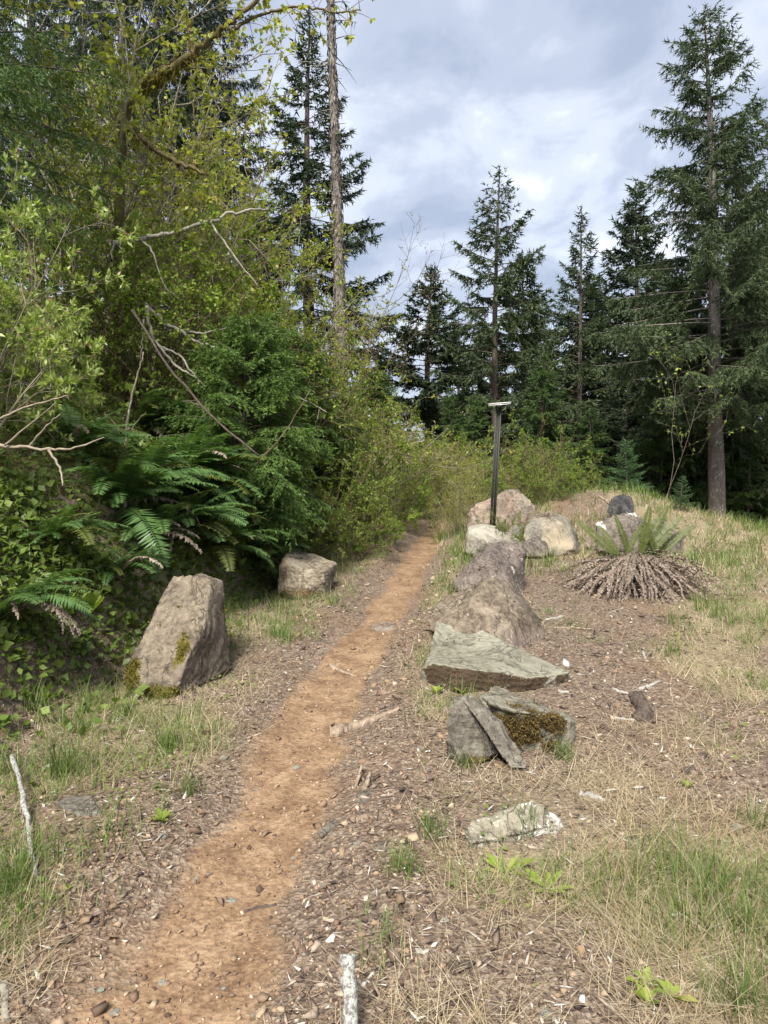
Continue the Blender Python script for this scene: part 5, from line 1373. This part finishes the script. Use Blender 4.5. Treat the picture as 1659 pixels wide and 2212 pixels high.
for k in range(280):
    a = r.uniform(0, 6.28)
    if r.random() < .6: a = -1.57 + r.normal() * 1.0
    f = link('dead_frond', FK[k % 4], skirt)
    s = r.uniform(.45, .95)
    s *= .84; f.scale = (s, s * r.uniform(.35, .8), s * r.uniform(.4, .8))
    f.rotation_euler = (r.normal() * .5, r.uniform(.25, .75), a + r.normal() * .3)
    rd = r.uniform(.02, .45)
    f.location = (math.cos(a) * rd, math.sin(a) * rd * .85, .34 * (1 - (rd / .6) ** 1.3) + r.uniform(-.05, .05))
FU = [frond_mesh(350 + i, a_, 34, .06, 'fernolive', .1, el0=.1, wf=1.25) for i, a_ in enumerate([.35, .5, .2])]
for k, (fx, a, el_, s, rx) in enumerate([(-.18, 3.05, .75, .6, -1.2), (-.15, 2.9, 1.05, .42, -1.1), (-.1, .3, 1.2, .38, 1.0), (-.05, 3.0, 1.25, .5, -1.2), (.0, .15, 1.0, .7, 1.2), (.02, .05, 1.45, .58, 1.2), (.06, .1, .85, .64, 1.0), (.1, -.1, 1.1, .52, 1.1), (.16, .1, .62, .62, .9), (.2, 3.0, 1.3, .42, -1.0), (.22, -.15, .8, .42, 1.0), (.24, .2, 1.2, .34, 1.1)]):
    f = link('frond', FU[k % 3], skirt); f.scale = (s, s, s)
    f.location = (fx, r.normal() * .06, .3); f.rotation_euler = (rx, -el_, a)
# dead root clump on the speckled boulder
p = at(1186, 1122, gd(1190, 1200) + .3)
rc_ = empty('root_clump', p, 'small bundle of dead roots lying on the tan speckled boulder', 'roots')
b = Buf()
for k in range(110):
    a = r.uniform(0, 6.28); L = r.uniform(.06, .22)
    s = np.linspace(0, 1, 5)[:, None]
    q = np.array([r.normal() * .05, r.normal() * .05, r.uniform(0, .1)]) + s * L * np.array([math.cos(a), math.sin(a), .3]) - np.array([0, 0, .16]) * s ** 2 + r.normal(size=(5, 3)) * .008
    tube(b, q, .004 * (1 - .6 * s[:, 0]), 3, cap=False)
link('root_mass', b.mesh('root_mass', M['driftwood'], True), rc_)['kind'] = 'stuff'

# ------------------------------------------------------------------ sign post
PD = gd(1060, 1208) + .8
p = spot(1064, PD)
top = at(1078, 868, PD)
post = empty('sign_post', p, 'dark green perforated steel sign post leaning slightly, with a thin white plate on top', 'sign post')
Hh = float(np.linalg.norm(top - p))
b = Buf()
prof = [(-.041, .0), (-.027, .0), (-.016, .028), (-.004, .028), (.004, .028), (.016, .028), (.027, .0), (.041, .0)]
def sheet(b, x0, y0, x1, y1, z0, z1, th=.003):
    nx, ny = (y1 - y0), -(x1 - x0); l = math.hypot(nx, ny); nx, ny = nx / l * th, ny / l * th
    V = [(x0, y0, z0), (x1, y1, z0), (x1, y1, z1), (x0, y0, z1), (x0 + nx, y0 + ny, z0), (x1 + nx, y1 + ny, z0), (x1 + nx, y1 + ny, z1), (x0 + nx, y0 + ny, z1)]
    b.add(V, None, [(0, 1, 2, 3), (7, 6, 5, 4), (0, 4, 5, 1), (1, 5, 6, 2), (2, 6, 7, 3), (3, 7, 4, 0)])
for i in (0, 1, 2, 4, 5, 6):
    sheet(b, *prof[i], *prof[i + 1], -.3, Hh)
z = -.3
while z < Hh - .02:
    sheet(b, *prof[3], *prof[4], z, z + .0175); z += .0254
sheet(b, *prof[3], *prof[4], z, Hh)
ch = link('channel', b.mesh('channel', M['post']), post)
plate = Buf()
def box(b, c, h, rot=None):
    s_ = np.array([[x, y, z] for x in (-1, 1) for y in (-1, 1) for z in (-1, 1)], float) * np.array(h)
    if rot is not None: s_ = s_ @ np.array(rot).T
    b.add(s_ + np.array(c), None, [(0, 1, 3, 2), (4, 6, 7, 5), (0, 4, 5, 1), (2, 3, 7, 6), (0, 2, 6, 4), (1, 5, 7, 3)])
tlt = np.array(Matrix.Rotation(-.12, 3, 'Y'))
box(plate, (.0, -.045, Hh - .022), (.15, .04, .004), tlt)
box(plate, (.0, -.045, Hh - .042), (.147, .04, .003), tlt)
box(plate, (-.139, -.045, Hh - .049), (.0018, .04, .011), tlt)
splate = link('sign_plate', plate.mesh('sign_plate', M['plate']), post)
bolt = Buf()
tube(bolt, np.array([(.01, -.088, Hh - .045), (.01, -.092, Hh - .045), (.01, -.1, Hh - .045)]), [.013, .012, .008], 8)
link('bolt', bolt.mesh('bolt', M['plate'], True), splate)
lean_to(post, p, top)

# ------------------------------------------------------------------ sticks and wood bits
def stick(name, label, pts, r0, r1, mat, group=None, cat='stick', lift=.4, sides=7, flatten=1.0):
    G = [hit(*q[:2]) for q in pts]
    P = np.array([g + np.array([0, 0, r0 * lift + (q[2] if len(q) > 2 else 0)]) for g, q in zip(G, pts)])
    r = rngs(int(pts[0][0] * 7 + pts[0][1]))
    t = np.linspace(0, len(P) - 1, (len(P) - 1) * 5 + 1); i = np.minimum(t.astype(int), len(P) - 2); f = (t - i)[:, None]
    Q = P[i] * (1 - f) + P[i + 1] * f
    Q[1:-1] += r.normal(size=Q[1:-1].shape) * r0 * .18
    c = Q.mean(0); b = Buf()
    rad = np.linspace(r0, r1, len(Q)) * (1 + .12 * r.normal(size=len(Q)))
    tube(b, (Q - c) * [1, 1, 1], rad, sides, rng=r, rough=.12)
    o = link(name, b.mesh(name, M[mat], True), loc=c)
    return tag(o, label, cat, group)
GS = 'sticks and wood bits on the ground'
stick('lichened_stick', 'crooked stick covered in white lichen in the grass at the left edge', [(28, 1688, .12), (45, 1735, .09), (60, 1800, .06), (66, 1850, .04), (82, 1905, .0)], .012, .007, 'lichenstick', GS)
stick('lichened_stub', 'upright broken stub with white lichen at the bottom centre', [(758, 2290, .0), (756, 2240, .10), (752, 2200, .18)], .024, .019, 'lichenstick', GS, 'stub', sides=9)
stick('dark_twig', 'dark reddish twig lying on the lower trail', [(528, 1972), (560, 1964), (597, 1956)], .009, .006, 'darkwood', GS)
stick('weathered_root', 'weathered grey tan root lying across the right trail edge', [(712, 1588), (745, 1583), (785, 1566), (815, 1552)], .045, .022, 'driftwood', GS, 'root', lift=.1)
stick('weathered_stick', 'weathered pale stick continuing beyond the root at the trail edge', [(808, 1556), (840, 1541), (872, 1533)], .02, .012, 'driftwood', GS, lift=.3)
stick('bent_wood_chip', 'curved tan wood piece on the trail above the root', [(712, 1438), (735, 1452), (770, 1463)], .022, .008, 'driftwood', GS, 'wood', lift=.2)
stick('white_stick', 'short white bleached stick on soil right of the lichened flat rock', [(1251, 1717), (1280, 1722), (1306, 1733)], .016, .011, 'whitewood', GS)
stick('white_splinter', 'white splinter on the open ground right of the flat slab, long one', [(1382, 1492), (1405, 1483), (1428, 1473)], .016, .006, 'whitewood', GS)
stick('white_splinter', 'white splinter left of the long one right of the flat slab', [(1322, 1490), (1345, 1498), (1362, 1502)], .014, .008, 'whitewood', GS)
stick('white_splinter', 'small white splinter above the other two on the open ground', [(1388, 1408), (1394, 1424)], .012, .008, 'whitewood', GS)
stick('white_splinter', 'white splinter lying right of the mossy block', [(1328, 1553), (1352, 1556), (1372, 1558)], .012, .008, 'whitewood', GS)
stick('white_splinter', 'white wood bit poking out under the right end of the flat slab', [(1205, 1495), (1228, 1497)], .012, .01, 'whitewood', GS)
stick('dark_log_piece', 'dark rotten log piece on the litter right of the mossy block', [(1372, 1505), (1385, 1530), (1392, 1562)], .045, .05, 'darkwood', GS, 'log', lift=.2)
stick('bare_twig', 'bare brown twig pointing down on the open ground', [(1310, 1430), (1330, 1448), (1352, 1468)], .006, .004, 'twig', GS)
stick('pale_stick', 'pale stick lying on the ground right of the brown boulder, upper one', [(1180, 1341), (1200, 1336), (1216, 1332)], .014, .01, 'whitewood', GS)
stick('pale_stick', 'pale stick lying on the ground right of the brown boulder, lower one', [(1195, 1358), (1235, 1357), (1280, 1360)], .01, .007, 'driftwood', GS)
stick('twisted_root', 'twisted grey root bit standing by the slate plate at the trail edge', [(765, 1708), (775, 1690, .03), (782, 1672, .05)], .007, .009, 'driftwood', GS, 'root')
stick('stone_like_root', 'short grey root knob beside the slate plate', [(786, 1712), (795, 1695, .02), (800, 1680, .02)], .012, .008, 'driftwood', GS, 'root')
stick('trail_twig', 'small forked twig on the left half of the lower trail', [(455, 1800), (480, 1795), (510, 1790)], .007, .005, 'driftwood', GS)
stick('dark_bark_piece', 'dark bark piece in the foreground right of the stones', [(968, 2095), (1000, 2090), (1020, 2088)], .016, .012, 'darkwood', GS, 'bark')
stick('white_wood_bit', 'white wood bit in the foreground grass', [(898, 2060), (925, 2057)], .010, .008, 'whitewood', GS, 'wood')
stick('mound_stick', 'weathered stick stuck in the bare soil on the mound', [(1293, 1074), (1310, 1083), (1318, 1092)], .022, .018, 'driftwood', GS)
stick('white_plank', 'small white wood piece resting right of the green fern fronds', [(1452, 1147, .1), (1470, 1145, .1)], .02, .015, 'whitewood', GS, 'wood')
stick('grey_stick', 'grey stick end at the bottom left edge', [(8, 2130), (10, 2170), (14, 2210)], .014, .012, 'deadwood', GS)
stick('dark_wood_chip', 'dark wood chip on soil near the right edge', [(1478, 1672), (1498, 1664)], .02, .016, 'darkwood', GS, 'wood')

# ------------------------------------------------------------------ grass, gravel and litter (nobody could count these)
def frustum_points(r, n, y0, y1, power=1.0, margin=1.12):
    """points over the visible ground, denser near the camera (power > 0 favours near)"""
    u = r.random(n)
    y = y0 * (y1 / y0) ** u if power else r.uniform(y0, y1, n)
    x = r.uniform(-1, 1, n) * (y * .541 * margin + .6)
    return x, y

def bank_points(r, n, y0, y1):
    y = y0 * (y1 / y0) ** r.random(n)
    lo = -(y * .541 * 1.15 + .4); hi = np.minimum(toe(y) + .35, -lo)
    return lo + (hi - lo) * r.random(n) ** .8, y

def blades(buf, P, az, L, wd, lean, curve, a, seg=3):
    n = len(P)
    o_ = np.stack([np.cos(az), np.sin(az), 0 * az], -1); sd = np.stack([-np.sin(az), np.cos(az), 0 * az], -1)
    s = np.linspace(0, 1, seg + 1)
    rows = []
    for k, q in enumerate(s):
        ang = lean + curve * q
        # integrate roughly: horizontal and vertical reach
        c = P + o_ * (L * q * np.sin(lean + curve * q * .5))[:, None] + np.array([0, 0, 1.0]) * (L * q * np.cos(lean + curve * q * .5))[:, None]
        w = wd * (1 - q) ** .6
        if k < seg: rows += [c - sd * (w * .5)[:, None], c + sd * (w * .5)[:, None]]
        else: rows += [c]
    V = np.stack(rows, 1); m = V.shape[1]
    b0 = np.arange(n)[:, None] * m
    Q = [b0 + np.array([[2 * k, 2 * k + 1, 2 * k + 3, 2 * k + 2]]) for k in range(seg - 1)]
    T = b0 + np.array([[2 * seg - 2, 2 * seg - 1, 2 * seg]])
    buf.add(V.reshape(-1, 3), T, np.concatenate(Q) if Q else None, np.repeat(a, m))

ROCKSPOTS = [(o.location.x, o.location.y) for o in COL.objects if o.get('category') == 'boulder']
r = rngs(700)
gb, db = Buf(), Buf()
EXCL = []
for qx, qy, er in [(1000, 1480, .3), (1060, 1490, .35), (1150, 1480, .35), (1080, 1440, .45), (1120, 1600, .3), (1030, 1620, .25), (1060, 1800, .22), (1130, 1790, .25), (1180, 1775, .22), (1060, 1860, .12), (1130, 1850, .12), (860, 1815, .14), (170, 1745, .16), (1360, 1290, .6), (1040, 1380, .5), (350, 1480, .3), (660, 1270, .3)]:
    e_ = hit(qx, qy); EXCL.append((e_[0], e_[1], er))
def scatter_tufts(n, y0, y1, per, Lr, wr, kind, thr=.35, seed=0, lean=(.1, .9), curve=(.2, 1.2), rad=.05, pow_=1.4, green_bias=0.0):
    x, y = frustum_points(r, n, y0, y1)
    g = grass_density(x, y)
    gn = n2d(x, y, .6, 2, 90)
    if kind == 'green': w = np.clip(g - thr + .6 * gn + green_bias * sstep(4.5, 6, y) - .2 * ((x > .1) & (y < 5)) + .45 * np.exp(-((trail_t(x, y) - 2.1) / .8) ** 2) * sstep(4.2, 5.2, y) + .1 * (trail_t(x, y) < -1.6), 0, 1)
    else: w = np.clip(g - thr - .35 * gn + .1, 0, 1)
    keep = r.random(n) < np.clip(w * pow_, 0, 1)
    x, y = x[keep], y[keep]
    k = np.repeat(np.arange(len(x)), per)
    bx = x[k] + r.normal(size=len(k)) * rad; by = y[k] + r.normal(size=len(k)) * rad
    ok = np.abs(trail_t(bx, by)) > 1.0
    for ex, ey, er in EXCL: ok &= (bx - ex) ** 2 + (by - ey) ** 2 > (er * (.8 + .4 * r.random(len(bx)))) ** 2
    bx, by = bx[ok], by[ok]; m = len(bx)
    if m == 0: return
    P = np.stack([bx, by, height(bx, by) - .004], -1)
    az = r.uniform(0, 6.28, m)
    s = np.clip(1 + .12 * (by - 3), 1, 2.2)
    blades(gb if kind == 'green' else db, P, az, r.uniform(*Lr, m), r.uniform(*wr, m) * s, r.uniform(*lean, m), r.uniform(*curve, m), np.clip(r.normal(.5, .25, m), 0, 1), 2)
# dry: mats of bent straw, and long single stalks lying over
scatter_tufts(10500, 1.7, 14, 12, (.04, .15), (.0018, .0034), 'dry', .22, lean=(.85, 1.5), curve=(.0, .45), rad=.07)
scatter_tufts(6000, 1.7, 9, 4, (.15, .38), (.0014, .0024), 'dry', .25, lean=(.95, 1.4), curve=(.05, .3), rad=.05)
scatter_tufts(700, 1.7, 14, 3, (.12, .28), (.0014, .002), 'dry', .3, lean=(.3, .9), curve=(.1, .6), rad=.04)
# green: upright tufts
scatter_tufts(8000, 1.7, 14, 12, (.04, .13), (.0022, .004), 'green', .42, lean=(.1, .8), curve=(.2, .9), rad=.04, green_bias=.25)
scatter_tufts(2000, 1.7, 12, 14, (.12, .28), (.0025, .0045), 'green', .7, lean=(.05, .45), curve=(.3, 1.0), rad=.035, green_bias=.3)
SOIL = hit(1250, 1082)
def scatter_far(n, per, kind, Lr, wr, lean, curve):
    x = r.uniform(.8, 8, n); y = r.uniform(8, 14.5, n)
    keep = (np.abs(x) < y * .6) & (r.random(n) < np.clip(.35 + .9 * n2d(x, y, 1.0, 2, 66) * (1 if kind == 'dry' else -1) + .2, .1, 1)) & (np.hypot((x - SOIL[0]) / .42, (y - SOIL[1]) / .5) > 1 + .3 * n2d(x, y, .4, 2, 61))
    x, y = x[keep], y[keep]; k = np.repeat(np.arange(len(x)), per)
    bx = x[k] + r.normal(size=len(k)) * .07; by = y[k] + r.normal(size=len(k)) * .07; m = len(bx)
    P = np.stack([bx, by, height(bx, by) - .004], -1)
    blades(db if kind == 'dry' else gb, P, r.uniform(0, 6.28, m), r.uniform(*Lr, m), r.uniform(*wr, m), r.uniform(*lean, m), r.uniform(*curve, m), np.clip(r.normal(.5, .25, m), 0, 1), 2)
scatter_far(2600, 8, 'dry', (.08, .26), (.005, .009), (.5, 1.35), (.1, .6))
scatter_far(2400, 8, 'green', (.08, .26), (.006, .01), (.05, .6), (.2, .9))
tag(link('dry_grass', db.mesh('dry_grass', M['straw'])), 'matted dry straw coloured grass over the open ground', 'grass', kind='stuff')
tag(link('grass', gb.mesh('grass', M['grass'])), 'fresh green grass blades among the dry straw', 'grass', kind='stuff')

# gravel and chips: small solid pieces
OCT = np.array([[1, 0, 0], [0, 1, 0], [-1, 0, 0], [0, -1, 0], [0, 0, 1], [0, 0, -1]], float)
OT = np.array([[0, 1, 4], [1, 2, 4], [2, 3, 4], [3, 0, 4], [1, 0, 5], [2, 1, 5], [3, 2, 5], [0, 3, 5]])
CUB = np.array([[x_, y_, z_] for x_ in (-1, 1) for y_ in (-1, 1) for z_ in (-1, 1)], float) * .72
CT = np.array([[0, 1, 3], [0, 3, 2], [4, 6, 7], [4, 7, 5], [0, 4, 5], [0, 5, 1], [2, 3, 7], [2, 7, 6], [0, 2, 6], [0, 6, 4], [1, 5, 7], [1, 7, 3]])
def bits(buf, x, y, size, aspect, flat, a, sink=.3, base=OCT, tri=OT):
    n = len(x); k = len(base)
    az = r.uniform(0, 6.28, n)
    V = base[None] * (1 + .3 * r.normal(size=(n, k, 1))) + .18 * r.normal(size=(n, k, 3))
    V = V * np.stack([size, size * aspect, size * flat], -1)[:, None, :]
    tx, ty = r.normal(0, .3, n), r.normal(0, .3, n)
    V[..., 2] += V[..., 0] * tx[:, None] + V[..., 1] * ty[:, None]
    c, s = np.cos(az)[:, None], np.sin(az)[:, None]
    X = V[..., 0] * c - V[..., 1] * s; Y = V[..., 0] * s + V[..., 1] * c
    Pz = height(x, y) + size * flat * sink
    V = np.stack([X + x[:, None], Y + y[:, None], V[..., 2] + Pz[:, None]], -1)
    T = (np.arange(n)[:, None, None] * k + tri[None]).reshape(-1, 3)
    buf.add(V.reshape(-1, 3), T, None, np.repeat(a, k))
vb, cb_ = Buf(), Buf()
x, y = frustum_points(r, 40000, 1.7, 10)
t = np.abs(trail_t(x, y))
w = np.where(t < .8, .45, np.where(t < 2.3, 1.0, .35)) * (toe(y) - x < .5)
w = w * np.where((trail_t(x, y) > 0) & (t < 2.8) & (y < 4.6), 1.3, 1)
keep = r.random(len(x)) < w; x, y = x[keep], y[keep]
size = .0028 * np.exp(np.clip(r.normal(0.3, .65, len(x)), -1, 2.1)) * np.clip(.8 + y * .12, 1, 2)
h = len(x) // 2
bits(vb, x[:h], y[:h], size[:h], r.uniform(.6, 1, h), r.uniform(.45, .8, h), np.clip(r.normal(.45, .25, h), 0, 1))
bits(vb, x[h:], y[h:], size[h:] * .9, r.uniform(.55, 1, len(x) - h), r.uniform(.4, .8, len(x) - h), np.clip(r.normal(.5, .25, len(x) - h), 0, 1), base=CUB, tri=CT)
tag(link('gravel', vb.mesh('gravel', M['gravel'])), 'loose gravel and pebbles on and beside the trail', 'gravel', kind='stuff')
x, y = frustum_points(r, 24000, 1.7, 11)
t = trail_t(x, y)
keep = (np.abs(t) > 1.1) & (toe(y) - x < .3) & (r.random(len(x)) < np.clip(1.15 - .55 * grass_density(x, y), .15, 1)); x, y = x[keep], y[keep]; n = len(x)
size = .0095 * np.exp(np.clip(r.normal(0, .5, n), -1, 1.3)) * np.clip(.75 + y * .1, 1, 1.6)
bits(cb_, x, y, size * 1.15, r.uniform(.15, .5, n), r.uniform(.1, .3, n), np.clip(r.normal(.45, .3, n), 0, 1), .7)
x, y = frustum_points(r, 11000, 1.7, 10)
keep = (np.abs(trail_t(x, y)) > .9) & (toe(y) - x < .3); x, y = x[keep], y[keep]; n = len(x)
bits(cb_, x, y, r.uniform(.012, .045, n), r.uniform(.04, .1, n), r.uniform(.04, .08, n), np.clip(r.normal(.62, .25, n), 0, 1), 1.2)
tag(link('wood_litter', cb_.mesh('wood_litter', M['chips'])), 'bark chips and wood crumbs littering the soil', 'litter', kind='stuff')

# low leafy cover on the bank and verge
ub = Buf()
x, y = frustum_points(r, 30000, 1.8, 9)
tt_ = trail_t(x, y)
keep = ((tt_ < -1.7) & (toe(y) - x < .4) & (r.random(len(x)) < np.clip(.25 + .9 * n2d(x, y, .45, 2, 93), 0, .8))) | ((tt_ > 2) & (r.random(len(x)) < .35 * np.clip(n2d(x, y, .5, 2, 94) - .25, 0, 1)))
x, y = x[keep], y[keep]; n = len(x)
P = np.stack([x, y, height(x, y) + r.uniform(.005, .05, n)], -1)
D = unit(r.normal(size=(n, 3)) * [1, 1, .4] + [0, 0, .3]); Nn = unit(r.normal(size=(n, 3)) * .4 + [0, 0, 1]); Pp = unit(np.cross(D, Nn)); Nn = np.cross(Pp, D)
sz = r.uniform(.012, .035, n)
kites(ub, P, D, sz, sz * r.uniform(.4, .8, n), Pp, Nn, np.clip(r.normal(.6, .22, n), 0, 1), .12)
x, y = bank_points(r, 120000, 2.6, 13)
s_ = toe(y) - x
w = sstep(-.1, .6, s_) * np.clip(.75 + .8 * n2d(x, y, .7, 2, 95), 0.15, 1) + .10 * (np.abs(trail_t(x, y)) > 1.5) * np.clip(n2d(x, y, .8, 2, 96), 0, 1)
keep = r.random(len(x)) < w; x, y = x[keep], y[keep]; n = len(x)
P = np.stack([x, y, height(x, y) + r.uniform(0, .12, n) * r.random(n)], -1)
D = unit(r.normal(size=(n, 3)) + [.25, -.35, .1]); Nn = unit(r.normal(size=(n, 3)) * .5 + [.25, -.25, 1]); Pp = unit(np.cross(D, Nn)); Nn = np.cross(Pp, D)
sz = r.uniform(.02, .06, n) * np.where((toe(y) - x < 1.3) & (y < 8), 1.4, 1)
kites(ub, P, D, sz, sz * r.uniform(.5, .95, n), Pp, Nn, np.clip(r.normal(.45, .25, n), 0, 1), .12)
tag(link('undergrowth', ub.mesh('undergrowth', M['herb'])), 'low leafy ground cover on the shaded bank', 'undergrowth', kind='stuff')
# moss cushions and dead twigs on the bank
mb = Buf()
x, y = bank_points(r, 90000, 3, 11)
s_ = toe(y) - x
keep = r.random(len(x)) < sstep(.0, .6, s_) * sstep(-.1, .25, n2d(x, y, .5, 2, 97)); x, y = x[keep], y[keep]; n = len(x)
P = np.stack([x, y, height(x, y) - .003], -1); D = unit(r.normal(size=(n, 3)) * .7 + [.4, -.2, .8])
spikes(mb, P, D, r.uniform(.012, .035, n), r.uniform(.008, .018, n), perp(D, r), r.random(n))
tag(link('moss', mb.mesh('moss', M['moss'])), 'olive moss cushions on the shaded bank', 'moss', kind='stuff')

# broad grass tufts that stand out
def tuft(px, py, n, L, label, w=.004):
    p = hit(px, py); b = Buf(); m = n
    P = np.stack([r.normal(size=m) * .035, r.normal(size=m) * .035, np.full(m, -.01)], -1)
    blades(b, P, r.uniform(0, 6.28, m), r.uniform(.5, 1.1, m) * L, r.uniform(.7, 1.2, m) * w, r.uniform(.02, .5, m), r.uniform(.1, .9, m), np.clip(r.normal(.45, .2, m), 0, 1), 4)
    o = link('grass_tuft', b.mesh('grass_tuft', M['grass']), loc=p)
    tag(o, label, 'grass tuft', 'grass tufts that stand out')
for px, py, n, L, lab in [(135, 1680, 90, .32, 'tall bright grass tuft left of the half buried flat stone'), (360, 1620, 110, .2, 'leafy bright grass tuft below the standing boulder'),
    (405, 1715, 80, .13, 'short green grass tuft at the left trail edge'), (435, 1470, 110, .26, 'wispy grass tuft at the right foot of the standing boulder'),
    (20, 1930, 140, .2, 'dense green grass tuft at the lower left edge'), (1010, 1655, 60, .15, 'grass tuft at the foot of the upright slate shard'),
    (1215, 1640, 70, .14, 'grass tuft at the right foot of the mossy block'), (1640, 1790, 60, .16, 'green grass tuft at the right edge, mid height'),
    (1130, 1800, 60, .2, 'grass growing in front of the white lichened rock'), (930, 1800, 70, .14, 'grass tuft between the two flat foreground stones'),
    (1590, 2190, 120, .18, 'green grass tuft in the lower right corner'), (870, 1880, 90, .14, 'grass tuft below the sunken grey green stone'),
    (655, 1290, 60, .16, 'grass tuft in front of the square pale block'), (1600, 2000, 90, .14, 'green grass patch near the lower right edge')]:
    tuft(px, py, n, L, lab)
# weeds
def weed(px, py, n, L, w, label, up=.25, name='weed'):
    p = hit(px, py); b = Buf(); a = np.arange(n) * 2.4 + r.uniform(0, 6)
    D = unit(np.stack([np.cos(a), np.sin(a), up * r.uniform(.4, 1.6, n)], -1)); Nn = unit(np.cross(np.cross(D, [0, 0, 1.0]), D)); Pp = np.cross(D, Nn)
    Lk = L * r.uniform(.6, 1.1, n)
    kites(b, np.tile([[0, 0, .008]], (n, 1)), D, Lk, Lk * w, Pp, Nn, np.clip(r.normal(.75, .15, n), 0, 1), .2, .6)
    tag(link(name, b.mesh(name, M['green']), loc=p), label, 'weed', 'small weeds')
for px, py, n, L, w, up, lab in [(1090, 1890, 9, .13, .3, .25, 'rosette weed with long jagged leaves, left one in the foreground'), (1185, 1925, 8, .12, .3, .25, 'rosette weed with long jagged leaves, right one in the foreground'),
    (942, 1500, 7, .08, .55, .9, 'round leaved weed sprouting before the flat slab'), (1000, 1500, 4, .07, .6, 1.0, 'second small round leaved weed before the flat slab'),
    (195, 1330, 8, .2, .4, 1.4, 'broad leaved plant at the bank foot left of the standing boulder'), (140, 1330, 7, .16, .4, 1.2, 'broad leaved plant nearer the left edge at the bank foot'),
    (1390, 2130, 6, .06, .45, .5, 'small weed in the lower right foreground, upper one'), (1400, 2170, 6, .06, .45, .5, 'small weed in the lower right foreground, lower one'), (1455, 2160, 6, .07, .45, .5, 'small weed right of the foreground pair'),
    (350, 1775, 8, .07, .4, .5, 'little weed at the left trail edge beside a brown stone'), (1485, 1705, 5, .05, .5, .8, 'lone seedling on the soil by the right edge')]:
    weed(px, py, n, L, w, lab, up)
